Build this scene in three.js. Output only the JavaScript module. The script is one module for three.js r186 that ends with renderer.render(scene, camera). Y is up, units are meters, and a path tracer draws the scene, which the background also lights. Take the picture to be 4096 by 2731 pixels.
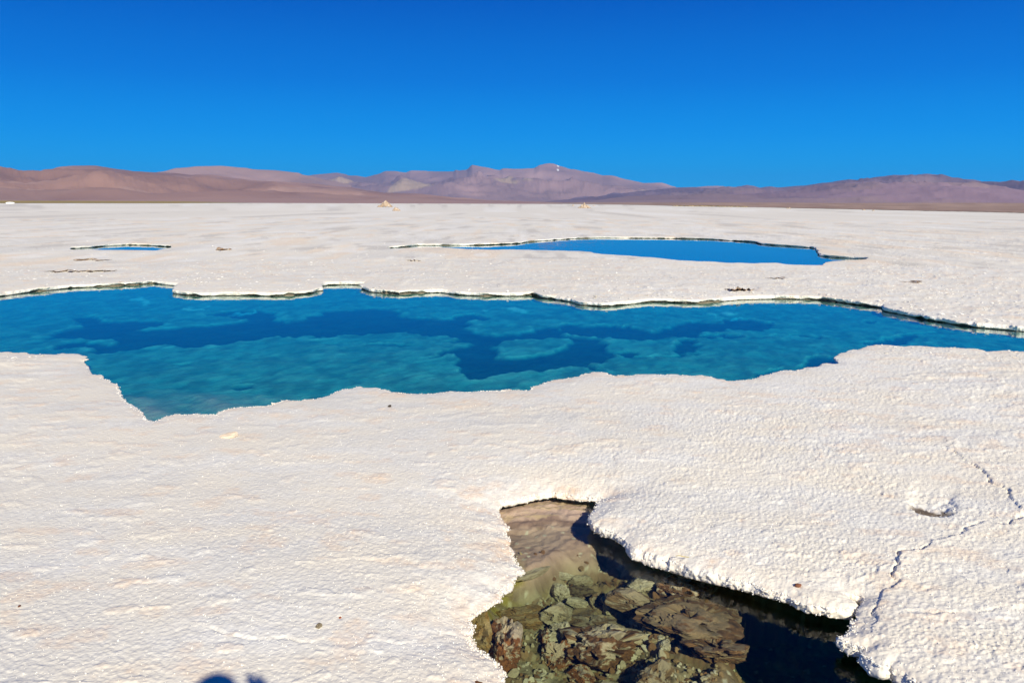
import * as THREE from 'three';
import { mergeGeometries } from 'three/addons/utils/BufferGeometryUtils.js';
import { MarchingCubes } from 'three/addons/objects/MarchingCubes.js';

// ---------------------------------------------------------------- camera, sky, sun, exposure
const scene = new THREE.Scene();
const camera = new THREE.PerspectiveCamera(45.24, 1024 / 682, 0.05, 90000);
camera.position.set(0, 1.6, 0);
camera.rotation.set(-0.16743, 0, 0.0035, 'YXZ');
const SUN_AZ = THREE.MathUtils.degToRad(20.5), SUN_EL = THREE.MathUtils.degToRad(31.5);
const sunDir = new THREE.Vector3(Math.sin(SUN_AZ) * Math.cos(SUN_EL), Math.sin(SUN_EL), Math.cos(SUN_AZ) * Math.cos(SUN_EL));
const sun = new THREE.DirectionalLight(new THREE.Color().setRGB(1, 0.915, 0.71), 5);
sun.position.copy(sunDir).multiplyScalar(60);
sun.castShadow = true;
sun.shadow.mapSize.set(4096, 4096);
Object.assign(sun.shadow.camera, { left: -30, right: 30, top: 40, bottom: -40, near: 1, far: 160 });
scene.add(sun, sun.target);
const SKY = [[0, 0.02, 0.43, 0.84], [2, 0.004, 0.37, 0.86], [4.5, 0, 0.275, 0.79], [8, 0, 0.172, 0.65], [13, 0, 0.094, 0.485], [22, 0, 0.058, 0.34], [45, 0.001, 0.028, 0.155], [90, 0.001, 0.016, 0.085]];
{
  const w = 64, h = 512, d = new Float32Array(w * h * 4);
  for (let j = 0; j < h; j++) {
    const el = Math.max(0, ((j + 0.5) / h - 0.5) * 180);
    let k = 0; while (k < SKY.length - 2 && SKY[k + 1][0] < el) k++;
    const a = SKY[k], b = SKY[k + 1]; let t = Math.min(1, (el - a[0]) / (b[0] - a[0]));
    for (let i = 0; i < w; i++) for (let c = 0; c < 4; c++) d[(j * w + i) * 4 + c] = c < 3 ? a[c + 1] + (b[c + 1] - a[c + 1]) * t : 1;
  }
  const tex = new THREE.DataTexture(d, w, h, THREE.RGBAFormat, THREE.FloatType);
  tex.mapping = THREE.EquirectangularReflectionMapping; tex.magFilter = tex.minFilter = THREE.LinearFilter; tex.needsUpdate = true;
  scene.background = tex; scene.environment = tex;
}
const renderer = new THREE.WebGLRenderer({ antialias: true });
renderer.toneMapping = THREE.LinearToneMapping;
renderer.toneMappingExposure = 1.15;
renderer.shadowMap.enabled = true;
scene.fog = new THREE.FogExp2(new THREE.Color().setRGB(0.1, 0.42, 1), 4e-5);

// ---------------------------------------------------------------- helpers
const { clamp, lerp, smoothstep: ss } = THREE.MathUtils;
function hash(x, y, s = 0) {
  let h = Math.imul(x | 0, 374761393) ^ Math.imul(y | 0, 668265263) ^ Math.imul(s | 0, 2147483647 ^ 0x5bd1e995);
  h = Math.imul(h ^ (h >>> 13), 1274126177); h ^= h >>> 16; h = Math.imul(h, 2246822519); h ^= h >>> 13;
  return (h >>> 0) / 4294967296;
}
function noise(x, y, s = 0) {                                         // smooth value noise, -1 .. 1
  const ix = Math.floor(x), iy = Math.floor(y), fx = x - ix, fy = y - iy, u = fx * fx * (3 - 2 * fx), v = fy * fy * (3 - 2 * fy);
  const a = hash(ix, iy, s), b = hash(ix + 1, iy, s), c = hash(ix, iy + 1, s), d = hash(ix + 1, iy + 1, s);
  return (a + (b - a) * u + (c - a) * v + (a - b - c + d) * u * v) * 2 - 1;
}
function fbm(x, y, o = 4, s = 0) { let r = 0, a = 0.5; for (let i = 0; i < o; i++) { r += a * noise(x, y, s + i * 17); x = x * 1.93 + 0.37 * y + 5.1; y = y * 1.97 - 0.21 * x + 1.7; a *= 0.5; } return r; }
function ridged(x, y, o = 4, s = 0) { let r = 0, a = 0.55; for (let i = 0; i < o; i++) { r += a * (1 - 2 * Math.abs(noise(x, y, s + i * 13))); x = x * 2.03 + 3.3; y = y * 1.97 + 7.1; a *= 0.5; } return r; }
function noise3(x, y, z, s = 0) { const k = Math.floor(z), f = z - k, u = f * f * (3 - 2 * f); return lerp(noise(x, y, s + k * 31), noise(x, y, s + (k + 1) * 31), u); }
function fbm3(x, y, z, o = 4, s = 0) { let r = 0, a = 0.5; for (let i = 0; i < o; i++) { r += a * noise3(x, y, z, s + i * 7); x = x * 2.01 + 1.3; y = y * 1.97 + 4.1; z = z * 2.03 + 2.7; a *= 0.5; } return r; }
function worley(x, y, s = 0) {                                        // distance to the nearest of jittered points, and to the second
  const ix = Math.floor(x), iy = Math.floor(y); let f1 = 9, f2 = 9, id = 0;
  for (let j = -1; j < 2; j++) for (let i = -1; i < 2; i++) {
    const dx = ix + i + hash(ix + i, iy + j, s) - x, dy = iy + j + hash(ix + i, iy + j, s + 5) - y, d = dx * dx + dy * dy;
    if (d < f1) { f2 = f1; f1 = d; id = hash(ix + i, iy + j, s + 9); } else if (d < f2) f2 = d;
  }
  return [Math.sqrt(f1), Math.sqrt(f2), id];
}
function rng(seed) { let a = seed >>> 0; return () => { a = (a + 0x6d2b79f5) | 0; let t = Math.imul(a ^ (a >>> 15), 1 | a); t = (t + Math.imul(t ^ (t >>> 7), 61 | t)) ^ t; return ((t ^ (t >>> 14)) >>> 0) / 4294967296; }; }
const mixc = (a, b, t) => [a[0] + (b[0] - a[0]) * t, a[1] + (b[1] - a[1]) * t, a[2] + (b[2] - a[2]) * t];
const std = (o) => new THREE.MeshStandardMaterial({ roughness: 0.9, metalness: 0, ...o });
const vcol = std({ vertexColors: true, roughness: 0.92 });
const taken = {};
function numbered(n) { const k = taken[n] = (taken[n] ?? -1) + 1; return k ? n + '_' + String(k).padStart(3, '0') : n; }
function add(o, name, parent) { o.name = parent ? name : numbered(name); o.castShadow = o.receiveShadow = true; (parent ?? scene).add(o); return o; }
function tag(o, label, category, group) { o.userData.label = label; o.userData.category = category; if (group) o.userData.group = group; return o; }
function setting(o, label, kind = 'structure') { o.userData.kind = kind; if (label) o.userData.label = label; return o; }
function mesh(pos, idx, col, uv) {
  const g = new THREE.BufferGeometry();
  g.setAttribute('position', new THREE.BufferAttribute(pos instanceof Float32Array ? pos : new Float32Array(pos), 3));
  if (col) g.setAttribute('color', new THREE.BufferAttribute(col instanceof Float32Array ? col : new Float32Array(col), 3));
  if (uv) g.setAttribute('uv', new THREE.BufferAttribute(uv instanceof Float32Array ? uv : new Float32Array(uv), 2));
  g.setIndex(new THREE.BufferAttribute(idx instanceof Uint32Array ? idx : new Uint32Array(idx), 1));
  g.computeVertexNormals();
  return g;
}
function grey(n, f) {                                                 // a tiling grey texture from f(u, v) in 0 .. 1
  const d = new Uint8Array(n * n * 4);
  for (let j = 0; j < n; j++) for (let i = 0; i < n; i++) { const v = clamp(f(i / n, j / n), 0, 1) * 255; d.set([v, v, v, 255], (j * n + i) * 4); }
  const t = new THREE.DataTexture(d, n, n); t.wrapS = t.wrapT = THREE.RepeatWrapping; t.magFilter = THREE.LinearFilter; t.needsUpdate = true; return t;
}
function tnoise(u, v, p, s) {                                         // value noise that repeats after p cells
  const x = u * p, y = v * p, ix = Math.floor(x), iy = Math.floor(y), fx = x - ix, fy = y - iy, a = fx * fx * (3 - 2 * fx), b = fy * fy * (3 - 2 * fy), m = (q) => ((q % p) + p) % p;
  return lerp(lerp(hash(m(ix), m(iy), s), hash(m(ix + 1), m(iy), s), a), lerp(hash(m(ix), m(iy + 1), s), hash(m(ix + 1), m(iy + 1), s), a), b);
}

// ---------------------------------------------------------------- measured outlines, metres on the ground (x, z pairs)
const PA = [-12.859,-14.215,-11.011,-14.08,-9.741,-14.119,-9.177,-14.61,-9.131,-14.932,-8.997,-15.459,-8.682,-16.088,-8.192,-16.403,-7.742,-16.727,-7.548,-17.121,-6.785,-16.544,-6.494,-15.68,-6.324,-15.229,-5.989,-14.908,-5.62,-14.723,-5.264,-14.857,-4.727,-14.874,-4.342,-14.763,-3.993,-14.972,-3.756,-15.235,-3.767,-15.635,-3.657,-15.776,-3.895,-16.555,-3.801,-16.807,-3.425,-16.979,-3.059,-16.833,-2.954,-16.083,-2.685,-15.535,-2.095,-15.161,-1.789,-15.378,-1.35,-15.499,-0.983,-15.069,-0.429,-14.912,0.115,-14.929,0.392,-15.113,0.54,-14.628,0.769,-14.401,1.034,-14.071,1.153,-13.648,1.502,-13.414,1.711,-13.52,2.08,-13.843,2.429,-14.113,2.784,-14.014,3.147,-13.917,3.533,-14.146,4.07,-14.502,4.831,-14.642,5.157,-14.582,5.517,-14.477,5.677,-14.21,5.895,-13.682,6.113,-13.386,5.939,-12.997,6.033,-12.637,6.103,-12.213,6.143,-11.893,6.286,-11.666,6.316,-11.445,6.471,-11.234,6.661,-11.101,6.891,-10.904,7.454,-10.723,8.142,-10.325,6.952,-8.78,6.249,-8.949,5.742,-9.045,5.446,-8.974,5.312,-8.999,5.303,-9.16,5.099,-9.254,4.754,-9.247,4.479,-9.241,4.408,-9.309,4.244,-9.366,4.028,-9.183,3.796,-8.988,3.522,-8.711,3.422,-8.495,3.372,-8.25,3.295,-8.209,3.187,-8.247,3.054,-8.089,2.935,-8.049,2.774,-7.84,2.654,-7.918,2.514,-7.751,2.365,-7.543,2.196,-7.441,1.985,-7.373,1.879,-7.502,1.798,-7.634,1.546,-7.651,1.169,-7.644,0.947,-7.573,0.878,-7.709,0.781,-7.742,0.69,-7.685,0.622,-7.547,0.415,-7.348,0.328,-7.221,0.217,-7.081,0.11,-6.991,-0.007,-7.018,-0.123,-6.919,-0.303,-6.916,-0.479,-6.857,-0.658,-6.854,-0.846,-6.824,-1.035,-6.905,-1.179,-7,-1.336,-7.074,-1.443,-7.013,-1.498,-6.841,-1.567,-6.677,-1.715,-6.57,-1.89,-6.583,-1.956,-6.391,-2.008,-6.366,-2.126,-6.326,-2.252,-6.314,-2.278,-6.22,-2.248,-6.039,-2.332,-6.082,-2.378,-6.024,-2.462,-6.094,-2.549,-6.057,-2.632,-6.012,-2.654,-5.905,-2.7,-5.883,-2.803,-6.054,-2.917,-6.257,-3.034,-6.4,-3.163,-6.523,-3.298,-6.678,-3.475,-7.011,-3.566,-7.159,-3.798,-7.44,-4.059,-7.708,-4.228,-7.997,-4.392,-8.228,-4.534,-8.472,-4.655,-8.598,-4.782,-8.657,-4.819,-8.578,-5.089,-8.634,-5.336,-8.7,-5.537,-8.714,-6.404,-8.793,-7.295,-8.884,-8.318,-9.105], PA_FAR = 64;
const PB = [-4.665,-30.408,-4.077,-31.391,-3.755,-32.534,-1.823,-32.668,-0.95,-33.083,0.253,-34.152,0.652,-35.774,1.622,-37.295,3.14,-39.486,4.291,-40.267,5.346,-40.009,7.86,-39.876,9.402,-39.007,10.182,-37.214,10.722,-36.533,10.378,-34.497,11.158,-32.748,11.597,-31.673,11.035,-29.827,10.016,-26.782,10.312,-26.051,10.925,-25.172,10.481,-24.143,9.919,-23.953,9.316,-23.402,8.813,-22.976,8.291,-21.918,7.515,-21.972,7.325,-22.613,6.627,-22.484,6.077,-22.552,5.739,-22.825,5.025,-23.391,4.691,-23.686,4.333,-24.654,3.858,-25.332,3.26,-26.042,2.789,-26.535,2.644,-27.558,2.232,-27.968,1.381,-28.289,0.551,-28.465,-0.429,-28.636,-1.303,-28.737,-1.678,-29.19,-2.631,-29.958,-3.472,-30.074,-4.336,-29.182];
const PC = [-15.823,-29.389,-15.473,-30.11,-15.449,-31.169,-15.035,-32.098,-14.045,-31.822,-13.224,-31.102,-12.767,-30.81,-12.128,-29.252,-12.175,-29.002,-11.965,-28.129,-11.89,-27.474,-12.678,-27.572,-14.004,-27.728,-14.971,-27.803];
const PN = [-0.061,-4.381,0.01,-4.414,0.082,-4.466,0.164,-4.517,0.246,-4.536,0.373,-4.485,0.523,-4.464,0.495,-4.312,0.44,-4.188,0.421,-4.108,0.425,-4.032,0.461,-3.959,0.526,-3.906,0.564,-3.819,0.573,-3.712,0.604,-3.673,0.669,-3.627,0.755,-3.559,0.837,-3.487,0.899,-3.44,0.984,-3.382,1.091,-3.306,1.172,-3.24,1.232,-3.163,1.31,-3.126,1.385,-3.114,1.437,-3.152,1.439,-3.203,1.433,-3.258,1.471,-3.235,1.495,-3.203,1.444,-3.139,1.407,-3.066,1.371,-3.007,1.308,-2.939,1.248,-2.89,1.269,-2.843,1.309,-2.833,1.292,-2.772,1.302,-2.714,1.33,-2.681,1.372,-2.691,1.367,-2.658,1.388,-2.635,1.408,-2.613,1.416,-2.526,1.364,-2.392,1.117,-2.268,0.717,-2.209,0.343,-2.207,0.082,-2.263,0.006,-2.402,-0.028,-2.564,-0.046,-2.666,-0.039,-2.699,-0.058,-2.744,-0.09,-2.799,-0.124,-2.857,-0.165,-2.927,-0.159,-3.021,-0.168,-3.099,-0.148,-3.157,-0.097,-3.199,-0.063,-3.267,-0.055,-3.324,-0.034,-3.337,-0.003,-3.37,-0,-3.451,0.016,-3.494,0.048,-3.53,0.022,-3.581,0.006,-3.641,-0.004,-3.75,-0.022,-3.799,-0.019,-3.901,-0.044,-3.972,-0.027,-4.026,-0.05,-4.12,-0.081,-4.218,-0.083,-4.3], PN_BACK = 7, PN_RIGHT = 51;
const HOLLOWS = [[-6.133,-10.434,-6.107,-10.735,-6.288,-11.249,-6.203,-11.6,-6.774,-12.432,-6.565,-12.605,-6.346,-12.443,-6.106,-12.05,-5.66,-12.138,-5.252,-12.071,-5.061,-11.773,-5.286,-11.409,-5.048,-11.25,-4.749,-11.534,-4.402,-11.744,-4.14,-11.99,-4.05,-12.257,-4.338,-12.577,-4.898,-12.907,-4.687,-13.183,-4.266,-13.381,-3.848,-13.205,-3.675,-12.679,-3.67,-12.188,-3.275,-11.965,-3.114,-12.201,-3.281,-12.774,-3.127,-13.225,-3.058,-13.282,-2.404,-13.722,-2.05,-13.537,-1.72,-12.729,-1.284,-12.571,-0.835,-12.751,-0.494,-13.022,-0.328,-12.595,-0.575,-12.185,-0.657,-11.658,-0.634,-11.243,-0.357,-10.962,-0.113,-10.804,0.254,-11.236,0.548,-11.337,0.584,-11.008,0.757,-10.737,1.189,-10.895,1.248,-10.532,1.147,-9.974,1.244,-9.718,1.431,-9.772,1.512,-9.478,1.958,-9.682,2.238,-9.788,2.37,-10.214,2.395,-10.676,2.208,-10.436,1.92,-9.486,1.502,-9.412,1.232,-9.618,1.115,-9.376,0.915,-9.099,0.716,-8.922,0.939,-8.677,0.621,-8.737,0.23,-8.625,-0.12,-8.501,-0.242,-8.383,-0.391,-8.232,-0.538,-8.143,-0.455,-8.283,-0.571,-8.651,-0.559,-8.857,-0.702,-8.896,-0.617,-9.115,-0.729,-9.483,-1.012,-9.336,-0.843,-9.578,-0.643,-9.782,-0.48,-10.156,-0.535,-10.495,-0.792,-10.852,-1.117,-10.907,-1.526,-10.962,-1.939,-11.017,-2.269,-10.945,-2.357,-10.756,-2.849,-10.745,-3.097,-10.927,-3.401,-10.611,-3.815,-10.142,-4.133,-9.867,-4.186,-10.135,-4.418,-10.241,-4.559,-9.964,-4.657,-9.857,-4.763,-9.551,-5.022,-9.645,-5.286,-9.95,-5.634,-9.816,-5.605,-10.273,-5.438,-10.391,-5.121,-10.061,-4.898,-9.905,-4.978,-10.229,-5.24,-10.536,-5.545,-10.601],
  [0.181,-11.129,0.86,-12.065,1.296,-12,1.696,-11.714,1.927,-11.168,2.567,-12.184,3.032,-12.353,3.462,-12.691,3.695,-12.531,3.911,-11.912,3.836,-11.481,3.454,-11.404,3.154,-11.535,2.696,-11.386,2.415,-11.049,2.918,-11.19,3.027,-10.689,2.761,-10.805,2.174,-10.854,1.725,-10.542,1.365,-10.775,1.193,-11.022,0.578,-10.882],
  [3.012,-8.795,3.422,-9.308,3.852,-9.62,3.865,-9.428,3.685,-8.891,3.293,-8.719,3.014,-8.516,2.639,-8.174,2.193,-7.923,2.179,-8.096,2.545,-8.318],
  [4.388,-10.599,4.915,-10.73,5.219,-11.047,5.56,-11.25,5.956,-11.461,5.516,-10.99,4.924,-10.322,4.707,-10.262,4.575,-10.486],
  [-3.787,-8.995,-3.67,-9.059,-3.522,-9.088,-3.478,-8.949,-3.694,-8.91],
  [-1.858,-10.216,-1.658,-10.265,-1.459,-10.191,-1.252,-10.032,-1.418,-9.901,-1.716,-10.044],
  [3.623,-11.012,3.927,-10.955,4.235,-11.025,4.101,-10.773,3.915,-10.805]];
const ISLAND = [-0.284,-10.16,-0.013,-10.624,0.482,-10.756,0.743,-10.522,0.631,-9.963,0.391,-9.457,0.143,-9.219,-0.097,-9.353,-0.263,-9.739];
const FLAKES = [[-0.121,-13.886,0.082,-13.791,0.323,-13.317,0.175,-13.166,-0.043,-13.4],
  [-0.394,-13.679,-0.27,-13.722,-0.314,-13.45],
  [-6.992,-14.883,-6.908,-15.246,-6.599,-14.551,-6.789,-14.501],
  [-6.554,-14.332,-6.353,-14.381,-6.312,-14.019],
  [-4.513,-13.096,-4.315,-13.38,-4.294,-13.012],
  [3.479,-13.401,3.652,-13.595,3.65,-13.041,3.435,-12.948],
  [3.146,-13.028,3.323,-13.068,3.178,-12.769],
  [3.485,-12.692,3.719,-12.614,3.487,-12.526],
  [-5.494,-13.637,-5.234,-13.744,-5.077,-13.454,-5.306,-13.41]];
const R1 = [-36.46,1.223,-34.51,1.838,-32.92,2.380,-31.49,2.016,-31.06,1.839,-30.40,1.622,-29.71,1.671,-29.00,1.886,-28.44,2.074,-27.80,2.151,-26.51,2.189,-26.02,2.111,-25.20,1.984,-24.37,1.892,-23.26,1.839,-22.05,1.822,-21.09,1.708,-20.64,1.742,-19.74,1.737,-18.20,1.521,-16.81,1.394,-14.93,1.317,-13.49,1.233,-11.06,1.026,-11.51,1.052,-10.13,0.864,-8.74,0.673,-6.73,0.634,-3.69,0.365,-1.64,0.191,1.44,0.111,3.48,0.067];
const R2 = [-25.24,1.423,-23.96,1.717,-22.74,1.903,-21.94,2.139,-20.43,2.288,-19.26,2.328,-17.80,2.239,-17.25,2.134,-15.94,2.105,-14.42,1.952,-14.05,1.811,-13.57,1.748,-12.51,1.486,-11.03,1.204,-10.73,0.811,-8.74,0.524];
const R3 = [-17.29,1.149,-15.39,1.554,-14.05,1.743,-12.98,1.871,-12.01,1.980,-11.32,1.889,-12.65,1.904,-11.87,1.981,-11.09,1.793,-10.60,1.798,-10.01,1.705,-9.21,1.909,-8.61,2.131,-8.11,2.136,-7.31,2.024,-6.91,2.176,-5.90,2.154,-4.89,2.121,-4.08,2.126,-3.87,2.247,-3.67,2.198,-3.16,2.251,-2.76,2.581,-2.04,2.456,-0.92,2.242,-0.62,2.363,0.30,2.316,1.42,2.369,1.93,2.619,2.43,2.719,2.74,2.699,3.25,2.521,3.96,2.323,5.48,2.075,6.19,1.896,6.70,1.896,8.01,1.578,8.92,1.379,10.11,1.408,11.03,1.131,11.36,0.964,12.24,1.082,12.92,1.159,13.59,1.198,14.17,1.158,14.66,1.060,15.81,0.835,18.64,0.403];
const R4 = [1.44,0.061,3.48,0.168,4.50,0.423,5.11,0.475,5.82,0.377,6.93,0.730,7.63,0.682,8.53,0.803,9.53,0.884,10.32,1.003,10.96,1.082,11.55,1.082,12.24,1.111,13.41,1.051,14.75,1.060,15.23,1.146,15.70,1.242,16.08,1.193,16.55,1.057,17.20,1.142,17.67,1.074,19.23,1.183,20.40,1.348,21.98,1.563,22.51,1.522,23.87,1.740,24.54,1.824,25.46,1.805,26.37,1.876,27.02,1.796,27.60,1.612,28.80,1.511,29.59,1.328,30.35,1.347,31.10,1.417,31.50,1.327,33.31,1.207,36.11,0.813];
// ---------------------------------------------------------------- pools: signed distance to the shore, positive on the salt
function pool(flat, params, water, warp) {
  const n = flat.length / 2, P = []; let x0 = 1e9, x1 = -1e9, z0 = 1e9, z1 = -1e9;
  for (let i = 0; i < n; i++) { const x = flat[2 * i], z = flat[2 * i + 1]; P.push([x, z]); x0 = Math.min(x0, x); x1 = Math.max(x1, x); z0 = Math.min(z0, z); z1 = Math.max(z1, z); }
  return { P, n, params, water, warp, x0, x1, z0, z1 };
}
const out = { d: 0, par: null };
function polyDist(L, x, z) {                                          // signed distance to a polygon, positive outside; also where on it
  const { P, n } = L; let best = 1e9, inside = false, bi = 0, bt = 0;
  for (let i = 0, j = n - 1; i < n; j = i++) {
    const ax = P[j][0], az = P[j][1], bx = P[i][0], bz = P[i][1], ex = bx - ax, ez = bz - az;
    let t = ((x - ax) * ex + (z - az) * ez) / (ex * ex + ez * ez + 1e-12); t = t < 0 ? 0 : t > 1 ? 1 : t;
    const dx = x - ax - ex * t, dz = z - az - ez * t, d = dx * dx + dz * dz;
    if (d < best) { best = d; bi = j; bt = t; }
    if ((az > z) !== (bz > z) && x < ((bx - ax) * (z - az)) / (bz - az) + ax) inside = !inside;
  }
  out.i = bi; out.t = bt;
  return inside ? -Math.sqrt(best) : Math.sqrt(best);
}
// per shore vertex: [drop of the rim, width of the drop, thickness of the lip, stain]
const parA = []; for (let i = 0; i < PA.length / 2; i++) parA.push(i < PA_FAR ? [0.022, 0.16, 0.058, 0.08, 0.04, 1] : [0.012, 0.1, 0.03, 0.12, 0.1, 0]);
const parN = []; for (let i = 0; i < PN.length / 2; i++) parN.push(i < PN_BACK ? [0.055, 0.16, 0.028, 1, 0.1, 0] : i < PN_RIGHT ? [0.03, 0.07, 0.05, 0.35, 0.55, 0] : [0.066, 0.2, 0.014, 0.75, 0.15, 0]);
const one = (n, p) => Array.from({ length: n }, () => p);
const WATER = -0.085, WATER_FAR = -0.07, WATER_N = -0.1;
const poolA = pool(PA, parA, WATER, [[0.05, 0.3], [0.03, 0.1], [0.02, 0.04]]);
const poolB = pool(PB, one(PB.length / 2, [0.01, 0.1, 0.056, 0.05, 0.05, 1]), WATER_FAR, [[0.1, 0.9], [0.05, 0.3]]);
const poolC = pool(PC, one(PC.length / 2, [0.01, 0.1, 0.056, 0.05, 0.05, 1]), WATER_FAR, [[0.06, 0.6]]);
const poolN = pool(PN, parN, WATER_N, [[0.016, 0.12], [0.012, 0.045], [0.009, 0.018]]);
const POOLS = [poolA, poolB, poolC, poolN];
function shore(x, z, detail = true) {                                 // nearest pool edge at a point of the flat
  let best = 1e9; out.par = null; out.pool = null;
  for (const L of POOLS) {
    if (x < L.x0 - 1 || x > L.x1 + 1 || z < L.z0 - 1 || z > L.z1 + 1) continue;
    let wx = x, wz = z;
    if (detail) for (const [a, l] of L.warp) { wx += a * noise(x / l, z / l, 41); wz += a * noise(x / l + 9.7, z / l + 3.1, 43); }
    const d = polyDist(L, wx, wz);
    if (d < best) { best = d; const a = L.params[out.i], b = L.params[(out.i + 1) % L.n], t = out.t; out.par = a.map((v, k) => v + (b[k] - v) * t); out.pool = L; }
  }
  return out.d = best;
}

// ---------------------------------------------------------------- relief and colour of the salt
function lineDist(F, x, z) {                                          // distance to an open line of x, z pairs, and the side
  let best = 1e9, side = 1;
  for (let i = 0; i < F.length - 2; i += 2) {
    const ax = F[i], az = F[i + 1], ex = F[i + 2] - ax, ez = F[i + 3] - az; let t = ((x - ax) * ex + (z - az) * ez) / (ex * ex + ez * ez); t = clamp(t, 0, 1);
    const dx = x - ax - ex * t, dz = z - az - ez * t, d = dx * dx + dz * dz;
    if (d < best) { best = d; side = ex * dz - ez * dx > 0 ? 1 : -1; }
  }
  return [Math.sqrt(best), side];
}
const RIDGES = [                                                      // heaved cracks in the crust
  [2.95, -5.4, 2.862, -4.896, 2.837, -4.646, 2.79, -4.418, 2.678, -4.124, 2.507, -3.979, 2.211, -3.88, 2.018, -3.733, 1.861, -3.612, 1.766, -3.484, 1.73, -3.393, 1.6, -3.237, 1.51, -3.106, 1.442, -3.032],
  [2.678, -4.124, 2.82, -4.1, 3.1, -4.16],
  [1.6, -3.02, 1.875, -3.034, 2.026, -3.087, 2.3, -3.1],
  [0.72, -5.3, 0.672, -4.881, 0.633, -4.691, 0.575, -4.56, 0.56, -4.46],
  [1.3, -3.42, 1.08, -3.5, 0.9, -3.63],
  [-1.2, -2.9, -0.75, -2.78, -0.35, -2.86, -0.1, -2.95],
];
let pitDark = 0;
function relief(x, z, r) {                                            // height of the crust, [height, stain, tone]
  const rough = ss(x + 0.16 * z + fbm(x * 0.7, z * 0.7, 2, 3) * 0.9, -1.5, 0.4);        // crumbly on the right, smooth and scalloped on the left
  pitDark = 0;
  let h = fbm(x / 4, z / 4, 2, 11) * 0.03 + (r < 30 ? fbm(x / 1.1, z / 1.1, 3, 12) * 0.014 : 0);
  const fine = 1 - ss(r, 9, 22);
  if (fine > 0) {
    const c = worley(x / 0.028 + fbm(x / 0.1, z / 0.1, 2, 4), z / 0.021 + fbm(x / 0.1 + 7, z / 0.1, 2, 4), 7), g = noise(x / 0.012, z / 0.012, 8);
    const patch = clamp(0.85 + 1.4 * fbm(x / 0.7, z / 0.55, 3, 29), 0.2, 1.6); h += fine * (patch * lerp(0.0036, 0.0042, rough) * (0.62 - c[0]) + lerp(0.001, 0.0026, rough) * g);
    if (rough > 0.05) { const e = worley(x / 0.0135, z / 0.0135, 27); h += fine * rough * 0.0075 * (0.6 - e[0]) * clamp(0.75 + 1.3 * fbm(x / 0.5, z / 0.4, 3, 28), 0.15, 1.4); }
  }
  const blister = ss(fbm(x / 0.13, z / 0.085 + 0.8 * x, 3, 21) + 0.35 * fbm(x / 1.1, z / 1.1, 2, 25), 0.22, 0.36);   // thin lifted flakes
  h += blister * lerp(0.0042, 0.009, ss(r, 5, 12));
  if (r > 8 && r < 45) h += 0.018 * ss(r < 18 ? noise(x / 0.22, z / 0.45, 67) : noise(x / 0.45, z / 1.2, 68), 0.4, 0.85) * ss(r, 8, 14);
  const streak = ss(fbm(x / 0.9, z / 0.5, 3, 61), 0.2, 0.4); if (r > 6 && r < 40) h += streak * 0.014 * ss(r, 6, 11);
  if (r > 10 && r < 90) h += ss(fbm(x / 1.3, z / 2.6, 3, 64), 0.1, 0.4) * 0.03 * ss(r, 10, 26);
  if (r > 70) return [0.05 * noise(x / 20, z / 60, 66), 0, rough];
  let stain = ss(fbm(x / 0.2 + 3, z / 0.12, 4, 31) + 0.22 * fbm(x / 1.4, z / 1.4, 2, 35), 0.2, 0.42) * 0.42 + 0.3 * blister * ss(noise(x / 0.6, z / 0.4, 33), -0.1, 0.5);
  if (r < 7) for (let i = 0; i < RIDGES.length; i++) {
    const wob = 0.02 * noise(x / 0.06, z / 0.06, 51) + 0.035 * noise(x / 0.2, z / 0.2, 52), [d, s] = lineDist(RIDGES[i], x + wob, z + wob);
    if (d > 0.3) continue;
    const weak = i === 2 || i > 3 ? 0.3 : i === 3 ? 0.4 : 1, gate = ss(noise(x / 0.09, z / 0.09, 53), -0.25, 0.25);
    h += weak * ((s < 0 ? 0.009 * Math.exp(-d / 0.12) : 0.001 * Math.exp(-d / 0.05)) - 0.016 * gate * Math.exp(-((d / 0.007) ** 2)));
    if (s < 0) stain += 0.5 * weak * Math.exp(-d / 0.04) * ss(noise(x / 0.1, z / 0.1, 54), -0.3, 0.6);
  }
  if (Math.abs(x - 2.2) < 0.35 && Math.abs(z + 4.2) < 0.4) {          // the pit with a broken front rim
    const w = 0.016 * noise(x / 0.03, z / 0.03, 71), u = (x - 2.2) * 0.87 + (z + 4.1) * 0.5 + w, q = -(z + 4.1) * 0.87 + (x - 2.2) * 0.5 - 6 * u * u + 0.03 + w;
    const inn = ss(q, -0.012, 0.004) * (1 - ss(q, 0.1, 0.6)) * (1 - ss(Math.abs(u), 0.06, 0.13)); h -= 0.024 * inn; pitDark = inn * (1 - ss(q + 1.8 * w, 0.1, 0.13)); if (q > 0.13) h += 0.007 * inn * noise(x / 0.02, z / 0.02, 72);  // floor just behind the front rim coloured dark brown
    const o = Math.hypot((x - 2.1) / 0.07, (z + 4.36) / 0.05); stain += Math.max(0, 1 - o) * 0.9;
  }
  return [h, stain, rough];
}
const SALT = [0.88, 0.87, 0.84], SALT_GREY = [0.77, 0.755, 0.72], PEACH = [0.88, 0.58, 0.36], CREAM = [0.89, 0.83, 0.72], UNDER_SHADE_BROWN = [0.11, 0.08, 0.045];  // last one: brown stain under the lips, darkened to paint the undercut shade
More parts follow.
